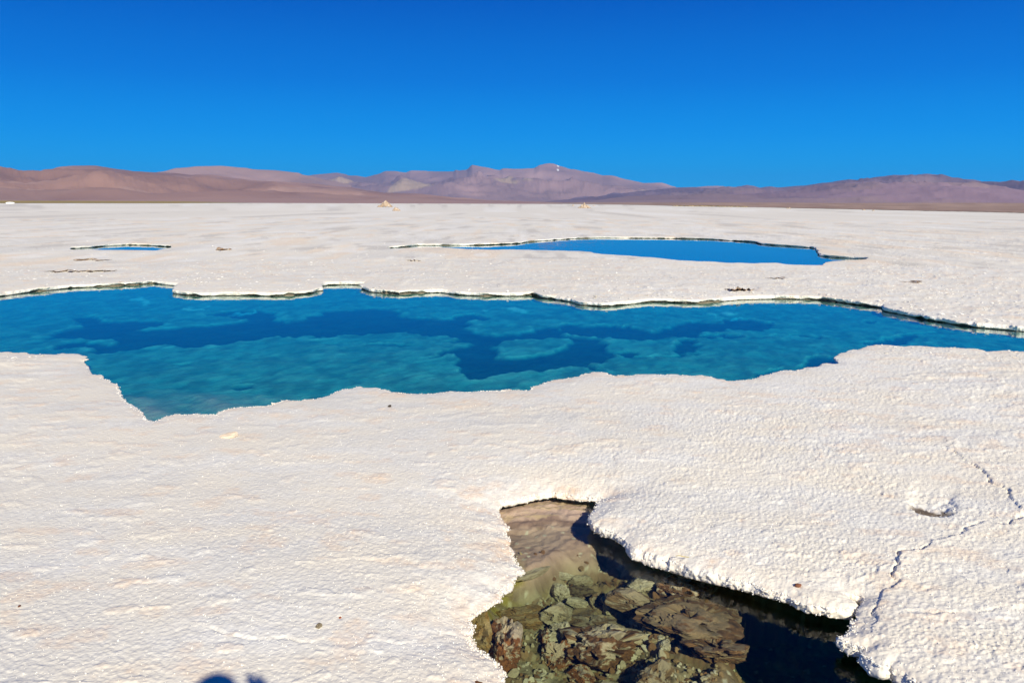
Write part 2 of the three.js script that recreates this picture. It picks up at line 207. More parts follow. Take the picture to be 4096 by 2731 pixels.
function saltColor(x, z, stain, rough, edge, r) {
  if (r > 24) {                                                        // far off only the broad drifts can be told apart
    const a = r < 90 ? fbm(x / 1.6, z / 5, 4, 82) : fbm(x / 14, z / 60, 3, 84), b = r < 90 ? fbm(x / 0.9, z / 4, 3, 86) : 0;
    const f = r < 45 ? noise(x / 0.5, z / 1.6, 88) : r < 90 ? noise(x / 1.1, z / 5, 88) : noise(x / 4, z / 40, 89); return mixc(mixc(mixc(mixc(SALT_GREY, SALT, clamp(0.45 + 1.1 * a, 0, 1)), CREAM, clamp(0.4 + 0.9 * b, 0, 0.8)), PEACH, 0.22 * ss(b, 0.15, 0.4)), f > 0 ? [0.92, 0.91, 0.88] : [0.62, 0.59, 0.55], 0.7 * ss(Math.abs(f), 0.4, 0.8));
  }
  let c = mixc(SALT_GREY, SALT, clamp(0.2 + 0.55 * rough + 0.9 * fbm(x / 0.9, z / 0.5, 4, 81) + 0.5 * noise(x / 0.03, z / 0.03, 83), 0, 1));
  c = mixc(c, CREAM, clamp(0.35 + 0.9 * fbm(x / 0.35, z / 0.2, 3, 85), 0, 0.7));
  c = mixc(c, PEACH, clamp(stain + edge, 0, 0.85) * 0.75 * (0.6 + 0.4 * noise(x / 0.02, z / 0.02, 87)));
  return c;
}

// ---------------------------------------------------------------- the salt flat: a sheet with finer mesh where the ground lies close, cut at the pools, with a thick undercut rim
const saltBump = grey(1024, (u, v) => 0.45 * tnoise(u, v, 128, 1) + 0.3 * tnoise(u, v, 256, 2) + 0.25 * tnoise(u, v, 61, 3));
saltBump.repeat.set(1 / 1.7, 1 / 1.7);
const rims = [];
const saltMat = std({ vertexColors: true, roughness: 0.82, bumpMap: saltBump, bumpScale: 0.0036 });
const SHORE = [-180, 900, -60, 760, -31.7, 739, -22, 950, -16, 1700, -11, 2500, -4, 2800, 0, 2830, 3, 1900, 6, 1160, 11.07, 543, 15.6, 412, 20.6, 303, 26.4, 230, 31.7, 190, 60, 170, 180, 900];
function shoreAt(deg) { let k = 0; while (k < SHORE.length - 4 && SHORE[k + 2] < deg) k += 2; return lerp(SHORE[k + 1], SHORE[k + 3], clamp((deg - SHORE[k]) / (SHORE[k + 2] - SHORE[k]), 0, 1)); }
{
  const az = [], dep = [];
  for (let a = -180; a < -60; a += 6) az.push(a);
  for (let a = -60; a < -37; a += 0.6) az.push(a);
  for (let a = -37; a <= 37; a += 0.078) az.push(a);
  for (let a = 37.6; a < 60; a += 0.6) az.push(a);
  for (let a = 60; a <= 180; a += 6) az.push(a);
  for (let a = 88; a > 36; a -= 4) dep.push(a);
  for (let a = 34; a > 13.5; a -= 0.066) dep.push(a);
  for (let a = 13.5; a > 1.9; a -= 0.05) dep.push(a);
  for (let a = 1.9; a > 0.5; a -= 0.04) dep.push(a);
  const NR = dep.length + 4, NA = az.length, N = NR * NA;
  const px = new Float32Array(N), py = new Float32Array(N), pz = new Float32Array(N), sd = new Float32Array(N), col = new Float32Array(N * 3);
  for (let i = 0; i < NA; i++) {
    const A = THREE.MathUtils.degToRad(az[i]), sa = Math.sin(A), ca = Math.cos(A), far = shoreAt(az[i]) * (1 + 0.02 * noise(az[i] * 2, 0, 91) * (az[i] < 40 && az[i] > -40 ? 1 : 0));
    for (let j = 0; j < NR; j++) {
      const k = j * NA + i, r = j < dep.length ? 1.6 / Math.tan(THREE.MathUtils.degToRad(dep[j])) : lerp(1.6 / Math.tan(THREE.MathUtils.degToRad(0.5)), far, [0.1, 0.25, 0.5, 1][j - dep.length]);
      const x = r * sa, z = -r * ca;
      const [h0, stain, rough] = relief(x, z, r), mud = pitDark, d = shore(x, z), p = out.par;
      let h = h0 * (r > 60 ? 0.5 : 1), edge = 0;
      if (p && d < 1) {
        const near = Math.exp(-Math.max(0, d) / p[1]); h = lerp(h * (r > 18 ? 0.25 : r > 5.5 ? lerp(0.45, 1, ss(d, 0.1, 0.9)) : 1), h * 0.35, near) - p[0] * near;
        edge = p[3] * Math.exp(-Math.max(0, d) / 0.13) * (0.5 + 0.9 * fbm(x / 0.07, z / 0.07, 3, 95));
      }
      px[k] = x; pz[k] = z; py[k] = h; sd[k] = d;
      col.set(mixc(saltColor(x, z, stain, rough, edge, r), [0.16, 0.12, 0.085], mud), k * 3);
    }
  }
  const pos = [], color = [], uv = [], idx = [], at = new Int32Array(N).fill(-1), cut = new Map(), rim = [];
  const put = (x, y, z, c) => { pos.push(x, y, z); color.push(c[0], c[1], c[2]); uv.push(x, z); return pos.length / 3 - 1; };
  const vert = (k) => (at[k] >= 0 ? at[k] : (at[k] = put(px[k], py[k], pz[k], [col[3 * k], col[3 * k + 1], col[3 * k + 2]])));
  const cross = (a, b) => {
    if (a > b) [a, b] = [b, a];
    const key = a * N + b; let v = cut.get(key);
    if (v === undefined) { const t = clamp(sd[a] / (sd[a] - sd[b]), 0.02, 0.98), s = sd[a] > 0 ? a : b; v = put(lerp(px[a], px[b], t), lerp(py[a], py[b], t), lerp(pz[a], pz[b], t), [col[3 * s], col[3 * s + 1], col[3 * s + 2]]); cut.set(key, v); }
    return v;
  };
  const tri = (a, b, c) => {
    const s = [a, b, c], inn = s.filter((k) => sd[k] > 0).length;
    if (inn === 3) { idx.push(vert(a), vert(b), vert(c)); return; }
    if (!inn) return;
    for (let k = 0; k < 3; k++) {
      const p = s[k], q = s[(k + 1) % 3], r = s[(k + 2) % 3];
      if (inn === 1 && sd[p] > 0) { const m = cross(p, q), n = cross(p, r); idx.push(vert(p), m, n); rim.push([m, n]); return; }
      if (inn === 2 && sd[p] <= 0) { const m = cross(p, q), n = cross(p, r); idx.push(m, vert(q), vert(r), m, vert(r), n); rim.push([n, m]); return; }
    }
  };
  for (let j = 0; j < NR - 1; j++) for (let i = 0; i < NA - 1; i++) { const a = j * NA + i, b = a + 1, c = a + NA, d = c + 1; if ((i + j) & 1) { tri(a, b, d); tri(a, d, c); } else { tri(a, b, c); tri(b, d, c); } }
  // the rim: from the cut edge out over a rounded lip, back underneath and down the bank
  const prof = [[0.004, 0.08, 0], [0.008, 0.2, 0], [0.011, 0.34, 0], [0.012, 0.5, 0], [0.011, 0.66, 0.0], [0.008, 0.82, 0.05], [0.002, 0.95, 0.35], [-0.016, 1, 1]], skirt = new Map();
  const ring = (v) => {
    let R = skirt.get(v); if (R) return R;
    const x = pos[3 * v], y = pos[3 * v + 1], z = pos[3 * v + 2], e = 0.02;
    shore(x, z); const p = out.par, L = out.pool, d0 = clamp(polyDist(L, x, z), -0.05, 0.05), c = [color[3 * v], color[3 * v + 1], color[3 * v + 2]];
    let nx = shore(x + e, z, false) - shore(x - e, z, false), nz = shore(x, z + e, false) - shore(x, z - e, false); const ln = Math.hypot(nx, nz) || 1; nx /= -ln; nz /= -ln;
    const big = L === poolN ? 1 : 1.4, uc = p[4], bank = mixc(UNDER_SHADE_BROWN, [0.2, 0.18, 0.14], p[5]), thick = p[2] * (L === poolN ? 0.8 + 0.5 * (0.5 + 0.5 * noise(x / 0.3, z / 0.3, 98)) : clamp(0.95 + 0.5 * noise(x / 0.45, z / 0.45, 98) + 0.3 * noise(x / 0.12, z / 0.12, 94), 0.45, 1.5));
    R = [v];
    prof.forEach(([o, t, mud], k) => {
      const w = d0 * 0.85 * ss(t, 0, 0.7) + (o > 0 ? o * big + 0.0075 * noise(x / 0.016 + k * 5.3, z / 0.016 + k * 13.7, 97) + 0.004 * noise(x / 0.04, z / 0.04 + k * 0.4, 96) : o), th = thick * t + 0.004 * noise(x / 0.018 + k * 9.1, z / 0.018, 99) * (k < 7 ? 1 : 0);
      R.push(put(x + nx * w, Math.max(y - th, L.water + 0.007), z + nz * w, mixc(c, UNDER_SHADE_BROWN, mud)));  // underside turns to stained brown with the shaded gap painted in
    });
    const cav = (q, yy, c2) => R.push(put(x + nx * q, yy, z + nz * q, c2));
    if (p[5] > 0.5) { cav(-uc, Math.max(y - thick * 1.04, L.water + 0.009), UNDER_SHADE_BROWN); cav(-uc, L.water - 0.012, bank); cav(0.0, L.water - 0.02, bank); cav(0.06, L.water - 0.05, bank); cav(0.12, L.water - 0.2, bank); }
    else { const in_ = Math.min(uc, 0.04); cav(-in_, Math.max(y - thick * 1.06, L.water + 0.009), UNDER_SHADE_BROWN); for (let q = 0; q < 4; q++) cav(-in_, Math.max(y - thick * 1.06, L.water + 0.009) + 0.004, UNDER_SHADE_BROWN); }
    skirt.set(v, R); return R;
  };
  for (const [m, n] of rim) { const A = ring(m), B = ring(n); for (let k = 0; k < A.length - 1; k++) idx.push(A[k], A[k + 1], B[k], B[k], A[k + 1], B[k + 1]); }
  for (const [v, S] of skirt) { const x = pos[3 * v], z = pos[3 * v + 2]; if (Math.hypot(x, z) < 8.5) rims.push([v, S[1 + Math.floor(hash(v, 3) * 6)]].map((q) => [pos[3 * q], pos[3 * q + 1], pos[3 * q + 2]])); }
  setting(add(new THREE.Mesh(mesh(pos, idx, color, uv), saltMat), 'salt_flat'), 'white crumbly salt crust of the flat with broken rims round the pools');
}

// loose crystals and crumbs on the rims and the crumbly crust
{
  const R = rng(91), spots = [];
  for (const [a, b] of rims) for (let k = 0; k < 2; k++) { const p = R() < 0.5 ? a : b; if (noise(p[0] / 0.12, p[2] / 0.12, 175) < R() * 1.2 - 0.85) continue; spots.push([p[0] + (R() - 0.5) * 0.02, p[1] + 0.001, p[2] + (R() - 0.5) * 0.02, 0.0016 + 0.0045 * R() * R()]); }
  for (let k = 0; k < 60000; k++) {
    const r = 2.3 + 4.2 * R(), A = THREE.MathUtils.degToRad(-36 + 72 * R()), x = r * Math.sin(A), z = -r * Math.cos(A), d = shore(x, z); if (d < 0.004) continue;
    const p = out.par, f = p && d < 1 ? Math.exp(-d / p[1]) : 0, [h, , rough] = relief(x, z, r); if (R() > 0.12 + 0.6 * rough * clamp(0.5 + 1.5 * fbm(x / 0.4, z / 0.4, 3, 171), 0, 1) + 0.6 * f) continue;
    spots.push([x, lerp(h, h * 0.35, f) - (p && d < 1 ? p[0] * f : 0) + 0.0005, z, 0.0014 + 0.0042 * R() * R() * R()]);
  }
  const chips = [];
  for (let k = 0; k < 24000; k++) {
    const dep = lerp(2.0, 9.5, Math.pow(R(), 1.1)), r = 1.6 / Math.tan(THREE.MathUtils.degToRad(dep)), A = THREE.MathUtils.degToRad(-36 + 72 * R()), x = r * Math.sin(A), z = -r * Math.cos(A);
    if (R() > 0.25 + 1.6 * Math.max(0, fbm(x / 1.5, z / 2.5, 3, 173) + 0.12) || shore(x, z) < 0.05) continue;
    const d = out.d, p = out.par; let h = relief(x, z, r)[0]; if (p && d < 1) h *= r > 18 ? 0.25 : 0.6;
    chips.push([x, h, z, 0.006 + 0.02 * R() * R() * ss(r, 6, 14)]);
  }
  const im = new THREE.InstancedMesh(new THREE.OctahedronGeometry(1, 0), std({ color: new THREE.Color().setRGB(0.88, 0.86, 0.82), roughness: 0.6 }), spots.length + chips.length), o = new THREE.Object3D();
  spots.forEach(([x, y, z, q], k) => { o.position.set(x, y, z); o.rotation.set(R() * 6, R() * 6, R() * 6); o.scale.set(q * (0.8 + 0.8 * R()), q, q * (0.8 + 0.6 * R())); o.updateMatrix(); im.setMatrixAt(k, o.matrix); });
  chips.forEach(([x, y, z, q], k) => { o.position.set(x, y + q * 0.1, z); o.rotation.set((R() - 0.5) * 0.6, R() * 6, (R() - 0.5) * 0.6); o.scale.set(q * (1.2 + 1.8 * R()), q * (0.2 + 0.3 * R()), q * (1 + R())); o.updateMatrix(); im.setMatrixAt(spots.length + k, o.matrix); });
  setting(add(im, 'salt_crystals'), 'loose white salt crystals scattered over the crust and its rims', 'stuff');
}

// ---------------------------------------------------------------- water: a mirror-smooth surface over a body that swallows red light
const ripple = grey(512, (u, v) => 0.5 * tnoise(u, v, 9, 5) + 0.3 * tnoise(u, v, 23, 6) + 0.2 * tnoise(u, v, 53, 7));
function cells(L, cx, cz, margin) {                                   // grid cells that lie in the pool or under its rim
  const X0 = L.x0 - margin, Z0 = L.z0 - margin, nx = Math.ceil((L.x1 - L.x0 + 2 * margin) / cx), nz = Math.ceil((L.z1 - L.z0 + 2 * margin) / cz), on = new Uint8Array(nx * nz);
  for (let j = 0; j < nz; j++) for (let i = 0; i < nx; i++) on[j * nx + i] = polyDist(L, X0 + (i + 0.5) * cx, Z0 + (j + 0.5) * cz) < margin ? 1 : 0;
  return { X0, Z0, nx, nz, cx, cz, on };
}
function water(L, cell, margin, label, tint, dist, spec, rip, ripScale) {
  const { X0, Z0, nx, nz, on } = cells(L, cell, cell, margin), V = new Map(), pos = [], idx = [], uv = [], top = [], body = [], bp = [];
  const vtx = (i, j) => { const k = j * (nx + 1) + i; let v = V.get(k); if (v === undefined) { v = pos.length / 3; pos.push(X0 + i * cell, L.water, Z0 + j * cell); uv.push((X0 + i * cell) / ripScale, (Z0 + j * cell) / ripScale); bp.push(X0 + i * cell, L.water - 0.003, Z0 + j * cell); V.set(k, v); } return v; };
  const has = (i, j) => i >= 0 && j >= 0 && i < nx && j < nz && on[j * nx + i];
  const sides = [];
  for (let j = 0; j < nz; j++) for (let i = 0; i < nx; i++) if (has(i, j)) {
    const a = vtx(i, j), b = vtx(i + 1, j), c = vtx(i, j + 1), d = vtx(i + 1, j + 1);
    idx.push(a, c, b, b, c, d);
    if (!has(i, j - 1)) sides.push([a, b]); if (!has(i, j + 1)) sides.push([d, c]); if (!has(i - 1, j)) sides.push([c, a]); if (!has(i + 1, j)) sides.push([b, d]);
  }
  const n = pos.length / 3; for (let k = 0; k < n; k++) bp.push(bp[3 * k], L.water - 0.45, bp[3 * k + 2]);
  for (const t of idx) body.push(t);
  for (let k = 0; k < idx.length; k += 3) body.push(idx[k] + n, idx[k + 2] + n, idx[k + 1] + n);
  for (const [a, b] of sides) body.push(a, b, a + n, b, b + n, a + n);
  const tex = ripple.clone(); tex.needsUpdate = true;
  const grp = setting(add(new THREE.Group(), 'water'), label);
  add(new THREE.Mesh(mesh(pos, idx, null, uv), new THREE.MeshPhysicalMaterial({ color: 0xffffff, roughness: 0, transmission: 1, thickness: 0, ior: 1.38, specularIntensity: spec, bumpMap: tex, bumpScale: rip })), 'water_surface', grp);
  add(new THREE.Mesh(mesh(bp, body), new THREE.MeshPhysicalMaterial({ color: 0xffffff, roughness: 0, transmission: 1, thickness: 0.5, ior: 1.33, attenuationColor: new THREE.Color().setRGB(...tint), attenuationDistance: dist, transparent: true, opacity: 0 })), 'water_body', grp);
}
water(poolA, 0.1, 0.4, 'clear turquoise and blue brine in the wide middle pool', [0.03, 0.56, 0.72], 0.6, 0.95, 0.0013, 1.5);
water(poolB, 0.25, 0.5, 'blue brine mirroring the sky in the far pool on the right', [0.02, 0.62, 0.8], 0.6, 1, 0.003, 5);
water(poolC, 0.15, 0.4, 'small blue sliver of brine in the far pool on the left', [0.02, 0.62, 0.8], 0.6, 1, 0.002, 4);
water(poolN, 0.04, 0.62, 'shallow clear brine over rocks in the near hole', [0.34, 0.42, 0.27], 1.0, 0.5, 0.0012, 1.4);

// ---------------------------------------------------------------- beds of the pools
function bed(L, cx, cz, margin, name, label, f, mat = vcol) {
  const { X0, Z0, nx, nz, on } = cells(L, cx, cz, margin), V = new Map(), pos = [], idx = [], col = [], uv = [];
  const vtx = (i, j) => { const k = j * (nx + 1) + i; let v = V.get(k); if (v === undefined) { v = pos.length / 3; const x = X0 + i * cx, z = Z0 + j * cz, [y, c] = f(x, z); pos.push(x, y, z); col.push(...c); uv.push(x, z); V.set(k, v); } return v; };
  for (let j = 0; j < nz; j++) for (let i = 0; i < nx; i++) if (on[j * nx + i]) { const a = vtx(i, j), b = vtx(i + 1, j), c = vtx(i, j + 1), d = vtx(i + 1, j + 1); idx.push(a, c, b, b, c, d); }
  return setting(add(new THREE.Mesh(mesh(pos, idx, col, uv), mat), name), label);
}
const bedMat = std({ vertexColors: true, roughness: 1, bumpMap: saltBump, bumpScale: 0.006 });
const mk = (F) => pool(F, null, 0, []);
const hollows = HOLLOWS.map(mk), island = mk(ISLAND), flakes = FLAKES.map(mk);
const near = (L, x, z, m) => x > L.x0 - m && x < L.x1 + m && z > L.z0 - m && z < L.z1 + m;
bed(poolA, 0.035, 0.045, 0.6, 'pool_bed', 'pale salt plates with darker hollows on the bed of the middle pool', (x, z) => {
  const wx = x + 0.1 * noise(x / 0.35, z / 0.35, 111) + 0.06 * noise(x / 0.1, z / 0.12, 113), wz = z + 0.2 * noise(x / 0.35 + 4, z / 0.5, 112) + 0.1 * noise(x / 0.1, z / 0.15, 114);
  let d = 9; for (const L of hollows) if (near(L, wx, wz, 0.5)) d = Math.min(d, polyDist(L, wx, wz));
  if (near(island, wx, wz, 0.3)) d = Math.max(d, -polyDist(island, wx, wz));
  d = Math.min(d, 0.62 - 1.0 * fbm(x / 0.9, z / 1.1, 4, 118));
  const deep = 1 - ss(d, -0.015, 0.03);
  let y = lerp(-0.165, -0.2, deep) + 0.016 * fbm(x / 0.25, z / 0.25, 4, 115) + 0.01 * noise(x / 0.05, z / 0.07, 116);
  let c = mixc([0.2, 0.26, 0.2], [0.42, 0.46, 0.35], clamp(0.5 + 0.7 * fbm(x / 0.5, z / 0.35, 4, 117) + 1.3 * fbm(x / 0.12, z / 0.22, 3, 122), 0, 1));
  c = mixc(c, mixc([0.06, 0.085, 0.09], [0.1, 0.135, 0.125], 0.5 + 0.5 * noise(x / 0.3, z / 0.3, 123)), deep);
  const lip_ = ss(d, 0.03, 0.05) * (1 - ss(d, 0.07, 0.13)) * ss(noise(x / 0.14, z / 0.14, 124), -0.3, 0.4); if (lip_ > 0) { c = mixc(c, [0.56, 0.6, 0.48], lip_ * 0.6); y += 0.012 * lip_; }   // pale curled edges of the plates
  for (const L of flakes) if (near(L, wx, wz, 0.1) && polyDist(L, wx, wz) < 0) { c = [0.62, 0.66, 0.58]; y += 0.02; }
  const corner = 1 - ss(Math.hypot((x + 3.0) / 1.3, (z + 6.6) / 1.0), 0.5, 1.1);      // mauve mud ledges in the left corner
  if (corner > 0) { c = mixc(c, mixc([0.2, 0.19, 0.18], [0.4, 0.38, 0.31], clamp(0.5 + fbm(x / 0.3, (z - x) / 0.12, 3, 120), 0, 1)), corner * 0.55); y += corner * 0.025 + corner * 0.02 * Math.floor(2 + 3 * noise((x + z) / 0.5, (z - x) / 0.2, 121)) / 3; }
  return [y, c];
}, bedMat);
bed(poolB, 0.3, 0.3, 0.8, 'pool_bed', 'pale salt bed of the far right pool', (x, z) => [-0.24 + 0.02 * fbm(x, z, 3, 130), mixc([0.3, 0.36, 0.33], [0.45, 0.5, 0.45], clamp(0.5 + fbm(x / 2, z / 2, 3, 131), 0, 1))]);
bed(poolC, 0.2, 0.2, 0.6, 'pool_bed', 'pale salt bed of the small far left pool', (x, z) => [-0.24 + 0.02 * fbm(x, z, 3, 132), mixc([0.3, 0.36, 0.33], [0.45, 0.5, 0.45], clamp(0.5 + fbm(x / 2, z / 2, 3, 133), 0, 1))]);
function nearBed(x, z) {
  const shelf = ss(-z + 0.25 * noise(x / 0.4, z / 0.4, 141) + 0.1 * noise(x / 0.1, z / 0.1, 142) + 0.25 * (0.4 - x), 3.72, 4.05);
  let y = lerp(-0.34, -0.185, shelf) + 0.022 * fbm(x / 0.3, z / 0.3, 4, 143) + 0.006 * noise(x / 0.03, z / 0.03, 144);
  const back = -z - 4.28 + 0.5 * Math.abs(x - 0.25) * 0.4 + 0.03 * noise(x / 0.08, z / 0.08, 145);              // strata stepping up to the back wall
  for (let k = 0; k < 4; k++) y += 0.014 * ss(back, 0.03 + k * 0.05, 0.036 + k * 0.05);
  y -= 0.24 * ss(x, 0.85, 1.15) * (1 - shelf); y += 0.07 * ss(x, 0.5, 0.65) * (1 - ss(x, 0.85, 1.0)) * (1 - shelf);
  y += 0.1 * (1 - ss(x - 0.1 * noise(z / 0.15, 0, 146), -0.18, 0.02)) * (1 - shelf);
  const wa = worley(x / 0.13 + 0.6 * fbm(x / 0.1, z / 0.1, 3, 154), z / 0.12 + 0.6 * fbm(x / 0.1 + 5, z / 0.1, 3, 154), 153), wb = worley(x / 0.045 + 0.5 * noise(x / 0.03, z / 0.03, 155), z / 0.05, 156), rub = (1 - shelf) * ss(fbm(x / 0.4, z / 0.4, 2, 157), -0.35, 0.1);
  y += rub * ((wa[2] - 0.45) * 0.045 * ss(wa[1] - wa[0], 0.02, 0.12) + (wb[2] - 0.5) * 0.014 * ss(wb[1] - wb[0], 0.03, 0.16));
  const d = polyDist(poolN, x, z);
  if (d > 0) { const p = poolN.params[out.i], q = poolN.params[(out.i + 1) % poolN.n], uc = lerp(p[4], q[4], out.t) + 0.06 * noise(x / 0.15, z / 0.15, 158); y = lerp(y, -0.13, ss(d, uc - 0.06, uc + 0.07)); }
  return [y, shelf, rub * wa[2], wb[2]];
}
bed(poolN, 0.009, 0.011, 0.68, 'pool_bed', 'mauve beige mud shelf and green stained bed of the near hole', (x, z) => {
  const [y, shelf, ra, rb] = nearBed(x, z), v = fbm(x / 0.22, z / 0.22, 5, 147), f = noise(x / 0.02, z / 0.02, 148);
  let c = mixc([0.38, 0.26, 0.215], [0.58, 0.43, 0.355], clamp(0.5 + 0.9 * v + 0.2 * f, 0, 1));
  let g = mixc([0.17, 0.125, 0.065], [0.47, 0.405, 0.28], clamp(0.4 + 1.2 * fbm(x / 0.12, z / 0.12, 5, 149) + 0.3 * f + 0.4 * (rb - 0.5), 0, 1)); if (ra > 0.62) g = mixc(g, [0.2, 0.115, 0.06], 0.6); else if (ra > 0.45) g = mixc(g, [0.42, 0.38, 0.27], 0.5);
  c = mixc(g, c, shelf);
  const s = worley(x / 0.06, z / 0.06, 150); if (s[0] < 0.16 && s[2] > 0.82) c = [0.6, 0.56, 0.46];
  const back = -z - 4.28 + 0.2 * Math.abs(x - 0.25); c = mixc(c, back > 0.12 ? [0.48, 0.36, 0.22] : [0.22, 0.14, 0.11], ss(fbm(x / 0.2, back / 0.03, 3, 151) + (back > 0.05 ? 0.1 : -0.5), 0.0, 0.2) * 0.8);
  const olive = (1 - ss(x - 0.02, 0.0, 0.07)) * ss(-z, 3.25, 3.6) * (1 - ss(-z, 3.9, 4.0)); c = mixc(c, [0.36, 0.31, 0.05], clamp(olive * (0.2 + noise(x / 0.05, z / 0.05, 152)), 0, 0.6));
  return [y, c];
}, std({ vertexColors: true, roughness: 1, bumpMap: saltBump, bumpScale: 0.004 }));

// ---------------------------------------------------------------- rocks lying on the bed of the near hole
const ico = new THREE.IcosahedronGeometry(1, 32); ico.deleteAttribute('uv');
function rock(label, x, z, lx, ly, lz, turn, tilt, seed, tones, pits = 0.12, lift = 0) {
  const g = ico.clone(), p = g.attributes.position, col = new Float32Array(p.count * 3), R = rng(seed * 131), faces = [];
  for (let k = 0; k < 17; k++) { const t = R() * 2 - 1, a = R() * 6.283, q = Math.sqrt(1 - t * t); faces.push([q * Math.cos(a), t, q * Math.sin(a), 0.62 + 0.38 * R()]); }
  for (let k = 0; k < p.count; k++) {
    const a = p.getX(k), b = p.getY(k), c = p.getZ(k); let s = 1.25;
    for (const f of faces) { const q = f[0] * a + f[1] * b + f[2] * c; if (q > 0.05) s = Math.min(s, f[3] / q); }       // broken faces
    s += 0.13 * fbm3(a * 3.1, b * 4.4, c * 3.1 + seed, 5, seed + 3) + 0.05 * fbm3(a * 13, b * 17, c * 13 + seed, 3, seed + 5) - pits * 1.5 * ss(fbm3(a * 3.1 + 5, b * 4.2 + seed, c * 3.1, 3, seed + 9), 0.12, 0.26);
    const step = 0.05 * (Math.floor((b + 0.2 * fbm3(a * 2, b, c * 2, 2, seed)) * 4) / 4 - b);
    p.setXYZ(k, a * (s - step) * lx * 0.62, b * s * ly * 0.6, c * (s - step) * lz * 0.62);
    const crust = ss(fbm3(a * 3 + seed * 3, b * 5, c * 3, 4, seed + 20) + 0.3 * fbm3(a * 15, b * 15, c * 15, 3, seed + 21) + 0.24 * b, 0.08, 0.18), v = clamp(0.5 + 0.8 * fbm3(a * 6, b * 9, c * 6, 3, seed + 30) + 0.9 * fbm3(a * 19, b * 23, c * 19, 3, seed + 31), 0, 1);
    col.set(mixc(mixc(tones[0], tones[1], v), tones[2], crust * tones[3]), k * 3);
  }
  g.setAttribute('color', new THREE.BufferAttribute(col, 3)); g.computeVertexNormals();
  const m = add(new THREE.Mesh(g, rockMat), 'rock'); m.rotation.set(tilt, turn, tilt * 0.6);
  m.position.set(x, nearBed(x, z)[0] + ly * 0.14 + lift, z);
  return tag(m, label, 'rock', 'rocks under water in the near hole');
}
const rockMat = std({ vertexColors: true, roughness: 1 });
const BR = [[0.075, 0.036, 0.016], [0.24, 0.115, 0.05], [0.56, 0.48, 0.37], 0.85], RUST = [[0.13, 0.05, 0.018], [0.33, 0.135, 0.05], [0.56, 0.48, 0.38], 0.8], OCH = [[0.16, 0.1, 0.035], [0.36, 0.22, 0.085], [0.4, 0.33, 0.2], 0.5];
const BROAD = [[0.055, 0.03, 0.013], [0.21, 0.115, 0.05], [0.36, 0.3, 0.19], 0.45], PALE = [[0.32, 0.275, 0.2], [0.52, 0.46, 0.36], [0.64, 0.59, 0.49], 0.7], GRYB = [[0.1, 0.065, 0.035], [0.25, 0.165, 0.09], [0.45, 0.4, 0.3], 0.55], DARK = [[0.05, 0.034, 0.02], [0.13, 0.085, 0.045], [0.3, 0.25, 0.16], 0.35], BEI = [[0.24, 0.19, 0.12], [0.4, 0.34, 0.24], [0.5, 0.46, 0.36], 0.5];
rock('largest pitted brown rock with cream crust amid the near hole', 0.40, -3.3, 0.34, 0.2, 0.3, 0.5, -0.25, 3, BR, 0.3);
rock('rusty prong of rock just left of the largest pitted rock', 0.215, -3.26, 0.15, 0.12, 0.13, 0.9, 0.2, 7, RUST, 0.28);
rock('tall cream topped rust rock beside the left rim of the hole', -0.03, -3.24, 0.14, 0.17, 0.28, 0.1, -0.15, 11, RUST, 0.12, 0.01);
rock('ochre rock tucked under the left rim, beside the tall rust rock', -0.15, -3.33, 0.13, 0.16, 0.24, 0.2, 0.1, 13, OCH, 0.25);
rock('broad grey brown slab right of centre with a cream front edge', 0.60, -3.6, 0.21, 0.1, 0.18, -0.1, -0.3, 17, GRYB, 0.08);
rock('flat ochre slab below the salt point of the left rim', 0.06, -3.6, 0.2, 0.09, 0.18, 0.3, -0.2, 19, OCH, 0.1);
rock('beige slab between the ochre slab and the white flat stone', 0.21, -3.6, 0.16, 0.11, 0.17, -0.4, -0.25, 23, BEI, 0.14);
rock('whitest flat stone, lying upstream of the largest pitted rock', 0.325, -3.73, 0.13, 0.05, 0.09, 0.15, -0.3, 29, PALE, 0.05, 0.012);
rock('upright brown block right of the white flat stone', 0.42, -3.73, 0.08, 0.12, 0.1, 0.2, 0.1, 31, GRYB, 0.1);
rock('upright pale stone right of the upright brown block', 0.49, -3.72, 0.08, 0.12, 0.12, -0.2, -0.2, 37, PALE, 0.08);
rock('low pale stone nearest the shaded edge of the mud shelf', 0.64, -3.78, 0.14, 0.06, 0.12, 0.4, -0.1, 41, PALE, 0.06);
rock('thin cream flake at the lower edge of the mud shelf', 0.265, -3.93, 0.09, 0.035, 0.06, 0.2, -0.2, 43, PALE, 0.03);
rock('beige stone right of the thin cream flake below the mud shelf', 0.355, -3.92, 0.11, 0.05, 0.09, -0.2, -0.2, 47, BEI, 0.08);
rock('small knobbly cream stone left of the white flat stone', 0.25, -3.8, 0.075, 0.09, 0.1, 0.5, 0, 53, PALE, 0.2);
rock('dark grey stone behind the white flat stone', 0.355, -3.83, 0.13, 0.07, 0.09, -0.3, 0, 59, DARK, 0.12);
rock('narrow pink beige sliver of stone lying aslant by the left rim', 0.1, -3.81, 0.05, 0.05, 0.2, -0.75, -0.1, 61, BEI, 0.04);
rock('gnarled dark brown rock in the shadow under the right slab', 0.84, -3.7, 0.24, 0.16, 0.18, 0.2, -0.2, 67, BR, 0.3, 0.02);
rock('wide dark brown slab sloping into the black shade on the right', 0.80, -3.38, 0.4, 0.12, 0.38, -0.3, -0.06, 71, BROAD, 0.3, 0.015);
rock('flat dull brown slab behind the largest pitted rock', 0.43, -3.54, 0.25, 0.08, 0.16, -0.15, -0.2, 73, GRYB, 0.1);
rock('small rounded rust stone left of the pitted cream rock', 0.155, -3.4, 0.055, 0.07, 0.09, 0.1, -0.2, 79, RUST, 0.08);
rock('cream rock full of holes against the largest rock, upper left', 0.225, -3.43, 0.12, 0.11, 0.12, 0.3, -0.2, 83, PALE, 0.35);
